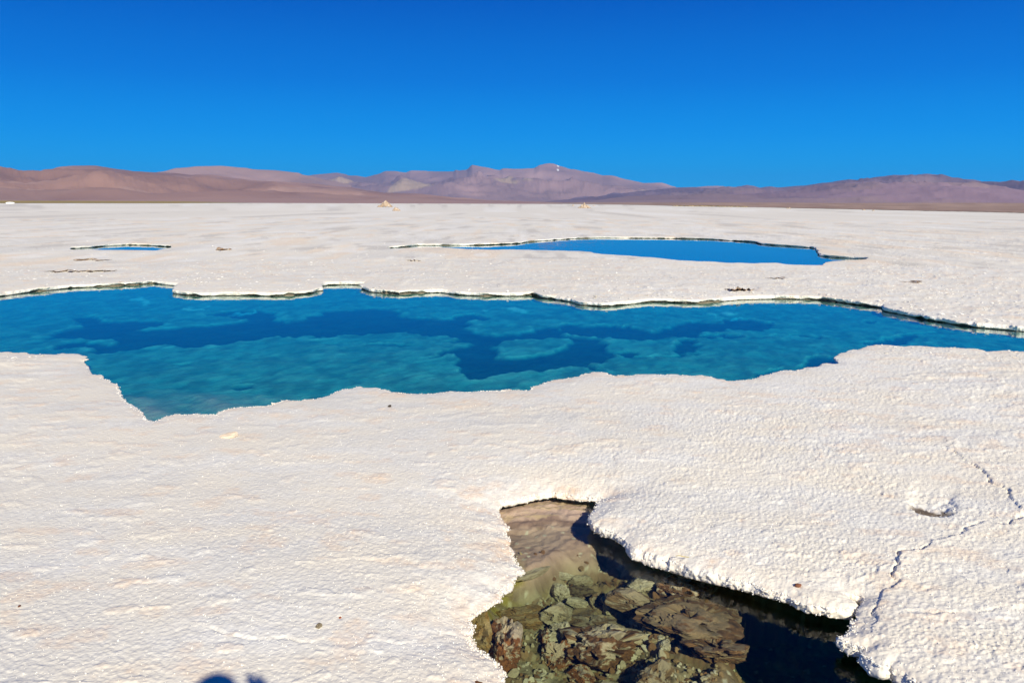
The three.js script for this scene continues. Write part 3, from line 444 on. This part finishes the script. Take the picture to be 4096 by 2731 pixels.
rock('rust red block at the foot of the largest pitted rock', 0.3, -3.12, 0.1, 0.1, 0.13, 0.5, -0.1, 89, RUST, 0.15);
rock('grey green boulder at the bottom edge of the photo', 0.57, -2.98, 0.14, 0.12, 0.16, 0.1, -0.1, 97, GRYB, 0.15);
rock('pale crusted stone at the bottom edge, left of the others', 0.14, -2.96, 0.09, 0.07, 0.11, 0.2, -0.1, 101, PALE, 0.2);
rock('brown broken stone at the bottom edge below the largest rock', 0.39, -2.97, 0.13, 0.07, 0.11, -0.3, 0, 103, BR, 0.2);
rock('small brown rock wedged under the left rim, lowest there', -0.1, -3.13, 0.09, 0.09, 0.12, 0.2, 0, 107, OCH, 0.2);
rock('pale fragment between the tall rust rock and the ochre slab', 0.02, -3.48, 0.08, 0.04, 0.07, 0.4, -0.1, 109, PALE, 0.1);
rock('olive brown slab at the edge of the black shade, bottom right', 0.86, -3.16, 0.24, 0.1, 0.24, 0.3, -0.2, 113, BROAD, 0.2, 0.0);
rock('tiny pale fragment right of the largest pitted rock', 0.655, -3.22, 0.05, 0.035, 0.05, 0.4, 0, 127, PALE, 0.08);

{                                                                     // broken fragments strewn between the rocks
  const R = rng(47), g = new THREE.IcosahedronGeometry(1, 1), p = g.attributes.position, N = 1500;
  for (let k = 0; k < p.count; k++) { const f = 0.65 + 0.6 * hash(Math.round(p.getX(k) * 40), Math.round(p.getY(k) * 40), Math.round(p.getZ(k) * 40)); p.setXYZ(k, p.getX(k) * f, p.getY(k) * f, p.getZ(k) * f); }
  g.computeVertexNormals();
  const im = new THREE.InstancedMesh(g, std({ roughness: 1 }), N), o = new THREE.Object3D(), c = new THREE.Color(), T = [[0.3, 0.2, 0.11], [0.46, 0.4, 0.3], [0.2, 0.11, 0.055], [0.34, 0.27, 0.16], [0.58, 0.54, 0.44]];
  for (let k = 0; k < N; k++) {
    let x, z, q; do { x = -0.15 + 1.25 * R(); z = -2.75 - 1.3 * R(); q = nearBed(x, z); } while (R() < q[1] * 0.9 || R() > 0.35 + 1.2 * fbm(x / 0.15, z / 0.15, 2, 181) || polyDist(poolN, x, z) > 0.05);
    const w = 0.004 + 0.016 * R() * R(); o.position.set(x, q[0] + w * 0.2, z); o.rotation.set(R() * 0.8, R() * 6, R() * 0.8); o.scale.set(w * (1 + R()), w * (0.4 + 0.4 * R()), w * (0.8 + R() * 0.6)); o.updateMatrix(); im.setMatrixAt(k, o.matrix);
    const t = T[Math.floor(R() * 5)]; im.setColorAt(k, c.setRGB(...t));
  }
  setting(add(im, 'rubble'), 'small broken stone fragments strewn over the bed of the near hole', 'stuff');
}

// ---------------------------------------------------------------- land beyond the salt, and the mountains
{
  const pos = [], col = [], idx = [], az = [], rows = [1, 1.04, 1.1, 1.2, 1.35, 1.6, 2, 2.7, 4, 7, 13, 26, 60, 130]; let n = 0;
  for (let a = -180; a <= 180; a += Math.abs(a) < 38 ? 0.25 : 5) az.push(a);
  for (const a of az) {
    const A = THREE.MathUtils.degToRad(a), S = shoreAt(a) * 0.97;
    rows.forEach((q, k) => {
      const r = Math.min(S * q, 15000), x = r * Math.sin(A), z = -r * Math.cos(A); pos.push(x, k === 0 ? -0.3 : 0.06 + (k === 1 ? 0.15 * noise(a * 7, 1, 161) : 0) + 0.0035 * Math.min(1200, r - S), z);
      let c = mixc([0.3, 0.2, 0.16], [0.42, 0.29, 0.23], clamp(0.5 + fbm(a * 0.8, q * 3, 3, 162), 0, 1));
      const grass = (1 - ss(a, -20, -6)) * (q > 1.05 && q < 1.7 ? 1 : 0); c = mixc(c, mixc([0.40, 0.27, 0.045], [0.3, 0.25, 0.05], 0.5 + 0.5 * noise(a * 3, q * 4, 163)), grass * 0.9);
      const dark = q <= 1.045 ? 0.6 : 0; c = mixc(c, [0.1, 0.085, 0.05], dark);
      col.push(...c);
    });
  }
  const R = rows.length; for (let i = 0; i < az.length - 1; i++) for (let k = 0; k < R - 1; k++) { const a = i * R + k, b = a + R; idx.push(a, a + 1, b, b, a + 1, b + 1); }
  setting(add(new THREE.Mesh(mesh(pos, idx, col), vcol), 'plain'), 'brown dry plain with a yellow grass margin beyond the salt');
}
const sorted = (F) => { const L = []; for (let k = 0; k < F.length; k += 2) L.push([F[k], F[k + 1]]); L.sort((a, b) => a[0] - b[0]); return L; };
function range(F, name, label, near, far, seed, tones, opt = {}) {
  const L = sorted(F), a0 = L[0][0], a1 = L[L.length - 1][0], NA = Math.round((a1 - a0) / 0.045), NT = 110, pos = [], col = [], idx = [];
  const el = (a) => { let k = 0; while (k < L.length - 2 && L[k + 1][0] < a) k++; const u = clamp((a - L[k][0]) / (L[k + 1][0] - L[k][0]), 0, 1); return lerp(L[k][1], L[k + 1][1], u * u * (3 - 2 * u) * 0.5 + u * 0.5); };
  for (let i = 0; i <= NA; i++) {
    const a = lerp(a0, a1, i / NA), soft = (el(a - 1.6) + el(a - 0.8) + el(a) + el(a + 0.8) + el(a + 1.6)) / 5, A = THREE.MathUtils.degToRad(a), R = far * (1 + 0.1 * noise(a * 0.13, 3, seed)), top = R * Math.tan(THREE.MathUtils.degToRad(el(a) + 0.018 * fbm(a * 2.3, 1, 4, seed + 1)));
    for (let j = 0; j <= NT; j++) {
      const t = j / NT * 1.35, r = lerp(near, R, t), x = r * Math.sin(A), z = -r * Math.cos(A);
      const u = t <= 1 ? t : 1 - (t - 1) * 1.6, fan = opt.fan ?? 0.14, base = u <= 0 ? 0 : fan * u + (1 - fan) * Math.pow(u, opt.pow ?? 2.3);
      const w = far * 0.06 * fbm(x / (far * 0.4), z / (far * 0.4), 3, seed + 2), rug = ridged((x + w) / (opt.scale ?? 2300), (z + w * 0.6) / (opt.scale ?? 2300), 6, seed + 3);
      const spur = t < 1 ? Math.sin(Math.PI * Math.pow(t, 1.3)) * (1 - Math.pow(t, 3)) : 0;
      const tops = lerp(R * Math.tan(THREE.MathUtils.degToRad(soft)), top, Math.pow(Math.min(1, t), 5)); let y = tops * base + tops * (opt.rug ?? 0.26) * rug * spur;
      y = Math.max(y, -2 + 4 * t); pos.push(x, y + 1.4 * t, z);
      const k1 = far / 9000, v = fbm(x / (900 * k1) + y / (300 * k1), z / (1500 * k1), 4, seed + 7), gsm = fbm(x / (260 * k1), z / (700 * k1) + y / (60 * k1), 3, seed + 8);
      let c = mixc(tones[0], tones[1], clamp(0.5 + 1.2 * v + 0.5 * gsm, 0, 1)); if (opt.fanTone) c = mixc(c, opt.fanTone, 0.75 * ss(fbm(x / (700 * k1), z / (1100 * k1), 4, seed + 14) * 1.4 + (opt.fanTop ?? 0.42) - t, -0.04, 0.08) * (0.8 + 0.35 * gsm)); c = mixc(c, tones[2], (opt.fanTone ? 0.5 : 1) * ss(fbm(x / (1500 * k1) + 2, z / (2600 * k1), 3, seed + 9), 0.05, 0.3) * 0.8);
      if (opt.pale && t < 0.62 && t > 0.3) c = mixc(c, [0.5, 0.38, 0.27], ss(fbm(x / 600, z / 900, 3, seed + 12), 0.26, 0.34) * 0.7);
      if (opt.snow && Math.abs(a - opt.snow[0]) < opt.snow[1] && t > 0.9 && t < 1.02 && noise(x / 90, z / 90, 5) > -0.5) c = [0.85, 0.86, 0.9];
      col.push(...c);
    }
  }
  for (let i = 0; i < NA; i++) for (let j = 0; j < NT; j++) { const a = i * (NT + 1) + j, b = a + NT + 1; idx.push(a, a + 1, b, b, a + 1, b + 1); }
  return setting(add(new THREE.Mesh(mesh(pos, idx, col), vcol), name), label);
}
range(R3, 'mountains', 'hazy mauve massif with a snow flecked peak, farthest in the middle', 8000, 13500, 201, [[0.3, 0.2, 0.215], [0.5, 0.33, 0.32], [0.24, 0.165, 0.2]], { snow: [3.12, 0.07], pale: true, rug: 0.6, scale: 1250, fan: 0.2 });  // mauve of the haze is partly mixed into these tones
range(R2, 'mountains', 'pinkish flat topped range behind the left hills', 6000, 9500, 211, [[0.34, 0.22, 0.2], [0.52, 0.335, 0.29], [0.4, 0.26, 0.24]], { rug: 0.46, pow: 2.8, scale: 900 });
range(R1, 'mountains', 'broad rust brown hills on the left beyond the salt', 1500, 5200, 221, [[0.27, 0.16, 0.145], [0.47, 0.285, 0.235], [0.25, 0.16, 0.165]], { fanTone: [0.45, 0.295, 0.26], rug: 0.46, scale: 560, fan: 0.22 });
range(R4, 'mountains', 'dark purple brown range on the right beyond the salt', 2200, 8500, 231, [[0.15, 0.11, 0.165], [0.32, 0.215, 0.27], [0.18, 0.135, 0.2]], { fanTone: [0.32, 0.225, 0.24], fanTop: 0.35, rug: 0.54, scale: 850, fan: 0.16 });  // rock tones carry some bluish purple haze on top of the fog

// ---------------------------------------------------------------- salt mounds far out on the flat
const chunkG = [1, 2, 3].map((s) => { const g = new THREE.IcosahedronGeometry(1, 3); g.deleteAttribute('uv'); const p = g.attributes.position; for (let k = 0; k < p.count; k++) { const a = p.getX(k), b = p.getY(k), c = p.getZ(k), q = Math.max(Math.abs(a), Math.abs(b), Math.abs(c)), f = lerp(1, 0.85 / q, 0.6) * (1 + 0.35 * fbm3(a * 1.7, b * 1.7, c * 1.7, 3, s * 9)); p.setXYZ(k, a * f, b * f, c * f); } g.computeVertexNormals(); return g; });
const tan = [std({ color: new THREE.Color().setRGB(0.46, 0.35, 0.25), roughness: 1 }), std({ color: new THREE.Color().setRGB(0.56, 0.47, 0.38), roughness: 1 }), std({ color: new THREE.Color().setRGB(0.33, 0.23, 0.15), roughness: 1 })];
function mound(label, x, z, w, h, peaks, seed, blocks, white = 0.25) {
  const t = tag(add(new THREE.Group(), 'salt_mound'), label, 'salt mound', 'salt mounds on the flat'); t.position.set(x, 0, z);
  const pos = [], col = [], idx = [], NA = 72, NR = 26;
  for (let j = 0; j <= NR; j++) for (let i = 0; i < NA; i++) {
    const a = i / NA * 2 * Math.PI, rr = j / NR, px = Math.cos(a) * rr * w / 2 * (1 + 0.12 * noise(a * 2, seed, 7)), pz = Math.sin(a) * rr * w * 0.38;
    let y = 0; for (const [cx, cw, ch] of peaks) { const q = Math.hypot((px / w - cx) / cw, pz / w / Math.max(0.24, cw)); y = Math.max(y, ch * h * Math.pow(Math.max(0, 1 - q), 0.75)); }
    const n = fbm(px / (w * 0.08), pz / (w * 0.08), 4, seed); y = Math.max(0, y * (1 + 0.3 * n) - 0.12 * h * ss(fbm(px / (w * 0.1) + 4, pz / (w * 0.1), 3, seed + 2), 0.15, 0.3)) - (j === NR ? 0.1 : 0);
    pos.push(px, y, pz); col.push(...mixc(mixc([0.33, 0.24, 0.165], [0.53, 0.42, 0.31], clamp(0.5 + 1.2 * n, 0, 1)), [0.78, 0.73, 0.68], ss(fbm(px / (w * 0.12), pz / (w * 0.12), 3, seed + 4), 0.1, 0.3) * white));
  }
  for (let j = 0; j < NR; j++) for (let i = 0; i < NA; i++) { const a = j * NA + i, b = j * NA + (i + 1) % NA; idx.push(a, b, a + NA, b, b + NA, a + NA); }
  add(new THREE.Mesh(mesh(pos, idx, col), vcol), 'heap', t);
  const R = rng(seed * 77);
  for (let k = 0; k < blocks; k++) { const m = add(new THREE.Mesh(chunkG[k % 3], tan[Math.floor(R() * 3)]), 'salt_block', t), a = R() * Math.PI, q = 0.3 + 0.2 * R(), sz = w * (0.025 + 0.03 * R()); m.scale.set(sz * 1.3, sz, sz); m.rotation.set(R() * 3, R() * 3, R() * 3); m.position.set(Math.cos(a) * w * q * 0.95, sz * 0.5, Math.sin(a) * w * 0.36 * (0.8 + 0.3 * R())); }
}
mound('largest tan salt mound, domed, left of the middle under the mountains', -45.4, -296, 5.8, 2.15, [[0.03, 0.43, 1], [-0.36, 0.15, 0.36]], 3, 16, 0.3);
mound('small jagged three peaked tan mound in front of the largest mound', -22.9, -163, 2.0, 0.78, [[-0.06, 0.3, 1], [0.18, 0.16, 0.82], [0.33, 0.13, 0.42]], 5, 9, 0.4);
mound('craggy tan mound of upright lumps right of the middle', 24.2, -278, 4.6, 1.75, [[-0.02, 0.2, 1], [-0.22, 0.14, 0.8], [0.16, 0.3, 0.62], [-0.36, 0.16, 0.3], [0.34, 0.16, 0.3]], 8, 12, 0.3);
mound('tiny grey mound at the edge of the salt, left of the craggy mound', 36.5, -500, 2.0, 0.75, [[0, 0.45, 1]], 11, 0);
mound('tiny pale mound at the edge of the salt, right of the craggy mound', 49.2, -500, 2.1, 0.6, [[0, 0.5, 1]], 13, 0, 0.6);
mound('low dark mound on the right part of the far salt edge', 95.2, -224.7, 0.9, 0.3, [[0, 0.5, 1]], 17, 0, 0.1);
mound('low dark mound on the far salt edge, rightmost of the two there', 89, -204.5, 0.75, 0.28, [[0, 0.5, 1]], 19, 0, 0.1);
mound('ragged low mound where the salt edge meets the right hand shrubs', 96.8, -290.8, 1.9, 0.55, [[-0.2, 0.25, 0.6], [0.2, 0.25, 1]], 23, 3, 0.3);
{                                                                     // a long white heap at the left edge of the flat
  const g = new THREE.IcosahedronGeometry(1, 5); g.deleteAttribute('uv'); const p = g.attributes.position;
  for (let k = 0; k < p.count; k++) { const a = p.getX(k), b = p.getY(k), c = p.getZ(k), q = 1 + 0.15 * fbm3(a * 3, b * 3, c * 3, 3, 5); p.setXYZ(k, a * 2.5 * q, (Math.sign(b) * Math.pow(Math.abs(b), 0.5)) * 0.8 * q, c * 1.4 * q); }
  g.computeVertexNormals();
  const o = tag(add(new THREE.Mesh(g, std({ color: new THREE.Color().setRGB(0.88, 0.87, 0.85) })), 'salt_heap'), 'long low white salt heap at the left end of the far edge', 'salt heap'); o.position.set(-328.4, 0.3, -542.5); o.rotation.y = 0.5;
}
{                                                                     // dry shrubs along the salt edge on the right
  const R = rng(5), parts = [];
  for (let k = 0; k < 420; k++) {
    const u = R(), x = lerp(103, 112, u) + (R() - 0.5) * 5, z = -lerp(520, 402, u) + (R() - 0.5) * 6, s = 0.16 + 0.3 * R() * R(), g = new THREE.IcosahedronGeometry(1, 1).deleteAttribute('uv'), p = g.attributes.position, c = new Float32Array(p.count * 3), t = mixc([0.12, 0.09, 0.045], [0.42, 0.32, 0.17], R());
    for (let q = 0; q < p.count; q++) { const f = 0.7 + 0.6 * hash(Math.round(p.getX(q) * 50), Math.round(p.getZ(q) * 50 + p.getY(q) * 90), k); p.setXYZ(q, p.getX(q) * f, p.getY(q) * f, p.getZ(q) * f); c.set(t, q * 3); }
    g.setAttribute('color', new THREE.BufferAttribute(c, 3)); g.scale(s * 2.2, s, s * 1.4); g.translate(x, s * 0.3 + 0.05, z); parts.push(g);
  }
  setting(add(new THREE.Mesh(mergeGeometries(parts), vcol), 'shrubs'), 'low dry tan shrubs along the far salt edge on the right', 'stuff');
}

// ---------------------------------------------------------------- broken ledges of crust and scraps lying on the salt
const brownMat = std({ vertexColors: true, roughness: 1 });
function ledge(label, x, z, w, d, h, turn, seed, brown) {
  const pos = [], col = [], idx = [], NX = 46, NZ = 12;                // a lifted flake: flush behind, its broken brown edge towards the camera
  for (let j = 0; j <= NZ + 4; j++) for (let i = 0; i <= NX; i++) {
    const u = i / NX * 2 - 1, v = Math.min(1, j / NZ), e = 1 - Math.pow(Math.abs(u), 2.2), px = u * w / 2, front = d * (0.5 + 0.5 * e) * (1 + 0.5 * noise(u * 6, 1, seed) + 0.25 * noise(u * 18, 2, seed));
    let y = h * e * v * v * (1 + 0.5 * noise(u * 7, v * 3, seed + 1)) - 0.006, pz = -d * 0.6 + front * v;
    const under = j - NZ; if (under > 0) { pz -= 0.02 + under * 0.03 * d / 0.2; y *= [0, 0.7, 0.45, 0.2, 0][under]; y -= 0.004 * under; }
    pos.push(px, y, pz); const c = under > 0 ? mixc([0.17, 0.1, 0.06], [0.4, 0.25, 0.15], clamp(0.5 + noise(u * 20, under, seed + 2), 0, 1)) : mixc([0.86, 0.8, 0.72], [0.8, 0.55, 0.36], ss(v + 0.5 * noise(u * 9, v * 4, seed + 3), 0.7, 1.2) * brown);
    col.push(...c);
  }
  for (let j = 0; j < NZ + 4; j++) for (let i = 0; i < NX; i++) { const a = j * (NX + 1) + i, b = a + NX + 1; idx.push(a, b, a + 1, a + 1, b, b + 1); }
  const o = tag(add(new THREE.Mesh(mesh(pos, idx, col), brownMat), 'crust_ledge'), label, 'salt ledge', 'broken ledges of crust on the flat');
  o.position.set(x, relief(x, z, Math.hypot(x, z))[0] + 0.004, z); o.rotation.y = turn;
}
ledge('brown broken ledge of crust behind the right of the middle pool', 4.28, -15.36, 0.62, 0.5, 0.085, -0.25, 3, 1);
ledge('thin brown edged ledge behind the left of the middle pool, the nearer one', -10.06, -18.96, 1.5, 0.6, 0.035, 0.1, 5, 0.7);
ledge('thin ledge between the small left pool and the middle pool, the farther one', -11.7, -22.65, 0.9, 0.6, 0.04, 0.05, 7, 0.8);
ledge('brown lump of crust right of the small far left pool', -9.6, -27.3, 0.5, 0.5, 0.09, 0, 9, 1);
ledge('faint pale ledge just left of the far right pool', -2.76, -22.8, 0.5, 0.4, 0.04, 0, 11, 0.4);
ledge('small rough ledge right behind the right end of the middle pool', 8.24, -16.9, 0.5, 0.4, 0.04, 0.2, 13, 0.6);
ledge('faint ledge just in front of the far right pool', 5.78, -17.8, 0.6, 0.4, 0.025, 0, 15, 0.6);
function scrap(name, label, category, x, z, sx, sy, sz, rgb, seed, turn = 0) {
  const g = new THREE.IcosahedronGeometry(1, 4); g.deleteAttribute('uv'); const p = g.attributes.position;
  for (let k = 0; k < p.count; k++) { const a = p.getX(k), b = p.getY(k), c = p.getZ(k), f = 1 + 0.6 * fbm3(a * 2, b * 2, c * 2, 3, seed); p.setXYZ(k, a * f * sx, b * f * sy, c * f * sz); }
  g.computeVertexNormals();
  shore(x, z); const q = out.par, near_ = q && out.d < 1 ? Math.exp(-Math.max(0, out.d) / q[1]) : 0, h = relief(x, z, Math.hypot(x, z))[0];
  const o = tag(add(new THREE.Mesh(g, std({ color: new THREE.Color().setRGB(...rgb), roughness: 1 })), name), label, category); o.position.set(x, lerp(h, h * 0.35, near_) - (q ? q[0] : 0) * near_ + sy * 0.5, z); o.rotation.set(0.1, turn, 0.15);
}
scrap('dry_leaf', 'curled brown leaf on the left rim of the near hole', 'leaf', -0.112, -2.6, 0.013, 0.004, 0.018, [0.16, 0.06, 0.02], 3, 0.6);
scrap('pebble', 'grey speckled clod on the salt left of the near hole', 'pebble', -0.734, -2.904, 0.011, 0.007, 0.013, [0.22, 0.18, 0.12], 5, 0.2);
scrap('pebble', 'tiny red brown speck on the salt, between the clod and the near hole', 'pebble', -0.669, -2.977, 0.005, 0.003, 0.006, [0.3, 0.08, 0.04], 7);
scrap('pebble', 'small black speck near the front edge of the middle pool', 'pebble', -0.974, -6.346, 0.014, 0.011, 0.014, [0.05, 0.035, 0.025], 9);
scrap('pebble', 'red brown lump on the right slab beside the near hole', 'pebble', 1.227, -3.281, 0.014, 0.009, 0.012, [0.22, 0.09, 0.05], 11);
scrap('salt_lump', 'peach coloured salt lump below the left end of the middle pool', 'salt lump', -1.959, -5.483, 0.06, 0.014, 0.05, [0.85, 0.70, 0.54], 13, 0.3);
scrap('pebble', 'tiny dark speck on the smooth salt at the far left', 'pebble', -1.972, -3.058, 0.005, 0.004, 0.006, [0.14, 0.06, 0.04], 15);
{
  const c = new THREE.CatmullRomCurve3([[0.76, 0.004, -3.565], [0.775, 0.012, -3.552], [0.79, 0.008, -3.552], [0.815, 0.01, -3.54]].map((p) => new THREE.Vector3(p[0], p[1] - 0.008, p[2])));
  tag(add(new THREE.Mesh(new THREE.TubeGeometry(c, 24, 0.0014, 6), std({ color: new THREE.Color().setRGB(0.6, 0.46, 0.05) })), 'twig'), 'thin yellow straw on the right slab above the dark water', 'straw');
}

// ---------------------------------------------------------------- the photographer, whose shadow falls into the picture
{
  const man = tag(add(new THREE.Group(), 'person'), 'person standing behind the camera whose head and hand shadow falls on the salt', 'person');
  const smin = (a, b, k) => { const h = clamp(0.5 + 0.5 * (b - a) / k, 0, 1); return lerp(b, a, h) - k * h * (1 - h); };
  const cap = (p, a, b, ra, rb) => { const ex = b[0] - a[0], ey = b[1] - a[1], ez = b[2] - a[2], t = clamp(((p[0] - a[0]) * ex + (p[1] - a[1]) * ey + (p[2] - a[2]) * ez) / (ex * ex + ey * ey + ez * ez), 0, 1); return Math.hypot(p[0] - a[0] - ex * t, p[1] - a[1] - ey * t, p[2] - a[2] - ez * t) - lerp(ra, rb, t); };
  function march(res, centre, half, f, tint) {
    const mc = new MarchingCubes(res, new THREE.MeshStandardMaterial(), false, false, 400000); mc.isolation = 0;
    for (let k = 0; k < res; k++) for (let j = 0; j < res; j++) for (let i = 0; i < res; i++) mc.field[i + j * res + k * res * res] = -f([centre[0] + (i / res * 2 - 1) * half, centre[1] + (j / res * 2 - 1) * half, centre[2] + (k / res * 2 - 1) * half]);
    mc.update(); const n = mc.count, pos = new Float32Array(n * 3), nor = new Float32Array(n * 3), col = new Float32Array(n * 3);
    for (let v = 0; v < n; v++) { const p = [0, 1, 2].map((c) => mc.positionArray[3 * v + c] * half + centre[c]); pos.set(p, 3 * v); const l = Math.hypot(mc.normalArray[3 * v], mc.normalArray[3 * v + 1], mc.normalArray[3 * v + 2]) || 1; for (let c = 0; c < 3; c++) nor[3 * v + c] = mc.normalArray[3 * v + c] / l; col.set(tint(p), 3 * v); }
    const g = new THREE.BufferGeometry(); g.setAttribute('position', new THREE.BufferAttribute(pos, 3)); g.setAttribute('normal', new THREE.BufferAttribute(nor, 3)); g.setAttribute('color', new THREE.BufferAttribute(col, 3)); return g;
  }
  const Z = 0.2, bones = [[[0, 0.98, Z], [0, 1.18, Z], 0.15, 0.14], [[-0.06, 1.3, Z], [0.06, 1.3, Z], 0.13, 0.13], [[-0.17, 1.4, Z], [0.17, 1.4, Z], 0.065, 0.065], [[0, 1.4, Z], [0, 1.53, Z - 0.02], 0.06, 0.055]];
  for (const s of [-1, 1]) bones.push([[s * 0.09, 0.95, Z], [s * 0.12, 0.5, Z - 0.02], 0.095, 0.062], [[s * 0.12, 0.5, Z - 0.02], [s * 0.13, 0.09, Z + 0.03], 0.062, 0.043], [[s * 0.13, 0.05, Z + 0.06], [s * 0.15, 0.045, Z - 0.15], 0.05, 0.042]);
  bones.push([[0.19, 1.4, Z], [0.32, 1.43, Z - 0.1], 0.056, 0.045], [[0.32, 1.43, Z - 0.1], [0.2, 1.62, Z - 0.13], 0.043, 0.03], [[-0.19, 1.4, Z], [-0.25, 1.2, Z - 0.1], 0.056, 0.045], [[-0.25, 1.2, Z - 0.1], [-0.08, 1.48, Z - 0.14], 0.043, 0.03]);
  const body = march(96, [0, 0.86, Z], 0.92, (p) => bones.reduce((d, b) => smin(d, cap(p, ...b), 0.035), 9), (p) => (p[1] < 0.1 ? [0.06, 0.05, 0.045] : p[1] < 0.93 ? [0.07, 0.09, 0.14] : p[1] > 1.47 && Math.abs(p[0]) < 0.07 && p[2] > Z - 0.09 ? [0.5, 0.33, 0.25] : [0.05, 0.06, 0.09]));
  const hz = Z - 0.06, skin = [0.5, 0.33, 0.25];
  const head = march(64, [0, 1.65, hz], 0.17, (p) => {
    let d = Math.hypot((p[0]) / 0.078, (p[1] - 1.665) / 0.105, (p[2] - hz - 0.012) / 0.098) * 0.088 - 0.088; d = smin(d, cap(p, [0, 1.59, hz - 0.03], [0, 1.575, hz - 0.05], 0.048, 0.036), 0.03);
    d = smin(d, cap(p, [0, 1.66, hz - 0.09], [0, 1.63, hz - 0.105], 0.009, 0.014), 0.012); d = smin(d, cap(p, [0, 1.5, hz + 0.04], [0, 1.58, hz + 0.02], 0.056, 0.055), 0.02);
    for (const s of [-1, 1]) { d = smin(d, cap(p, [s * 0.08, 1.66, hz + 0.01], [s * 0.08, 1.63, hz + 0.005], 0.014, 0.01), 0.008); d = Math.max(d, -(Math.hypot(p[0] - s * 0.031, p[1] - 1.662, p[2] - hz + 0.098) - 0.014)); d = Math.min(d, Math.hypot(p[0] - s * 0.031, p[1] - 1.662, p[2] - hz + 0.078) - 0.0115); }
    return smin(d, cap(p, [-0.018, 1.602, hz - 0.083], [0.018, 1.602, hz - 0.083], 0.008, 0.008), 0.006);
  }, (p) => (Math.abs(p[1] - 1.602) < 0.006 && p[2] < hz - 0.08 && Math.abs(p[0]) < 0.022 ? [0.42, 0.16, 0.14] : Math.abs(p[1] - 1.662) < 0.006 && Math.abs(Math.abs(p[0]) - 0.031) < 0.006 && p[2] < hz - 0.08 ? [0.05, 0.03, 0.02] : skin));
  const hand = (w, dir, s) => {                                       // palm, four fingers curled round the camera, thumb from the side
    const P = (a, b, c) => [w[0] + dir[0] * a + s * 0.0 * b, w[1] + dir[1] * a + b, w[2] + dir[2] * a + c], fingers = [[0.03, 0.075], [0.01, 0.085], [-0.01, 0.08], [-0.03, 0.062]];
    const segs = [[P(0, 0, 0), P(0.07, 0, 0), 0.026, 0.03]];
    for (const [o, l] of fingers) segs.push([P(0.075, o, 0), P(0.075 + l * 0.5, o, -0.012), 0.009, 0.0085], [P(0.075 + l * 0.5, o, -0.012), P(0.075 + l * 0.75, o, -0.03), 0.0085, 0.0075]);
    segs.push([P(0.02, 0.02, 0.01), P(0.055, 0.05, 0.01), 0.012, 0.01], [P(0.055, 0.05, 0.01), P(0.085, 0.058, -0.008), 0.01, 0.008]);
    return march(56, P(0.06, 0, -0.005), 0.12, (p) => segs.reduce((d, b) => smin(d, cap(p, ...b), 0.005), 9), () => skin);
  };
  const nd = (v) => { const l = Math.hypot(...v); return v.map((c) => c / l); };
  add(new THREE.Mesh(mergeGeometries([body, head, hand([0.195, 1.622, Z - 0.13], nd([-0.62, 0.36, 0]), 1), hand([-0.085, 1.475, Z - 0.13], nd([0.6, 0.5, 0]), -1)]), brownMat), 'body', man);
  const hg = new THREE.SphereGeometry(1, 40, 24, 0, Math.PI * 2, 0, Math.PI * 0.6), hp = hg.attributes.position;
  for (let k = 0; k < hp.count; k++) { const a = hp.getX(k), b = hp.getY(k), c = hp.getZ(k), f = 1 + 0.05 * fbm3(a * 5, b * 5, c * 5, 3, 3); hp.setXYZ(k, a * f * 0.088, b * f * 0.116, c * f * 0.108); }
  hg.computeVertexNormals(); const hair = add(new THREE.Mesh(hg, std({ color: new THREE.Color().setRGB(0.035, 0.022, 0.015), side: THREE.DoubleSide })), 'hair', man); hair.position.set(0, 1.668, hz + 0.018); hair.rotation.x = 0.3;
}
renderer.render(scene, camera);
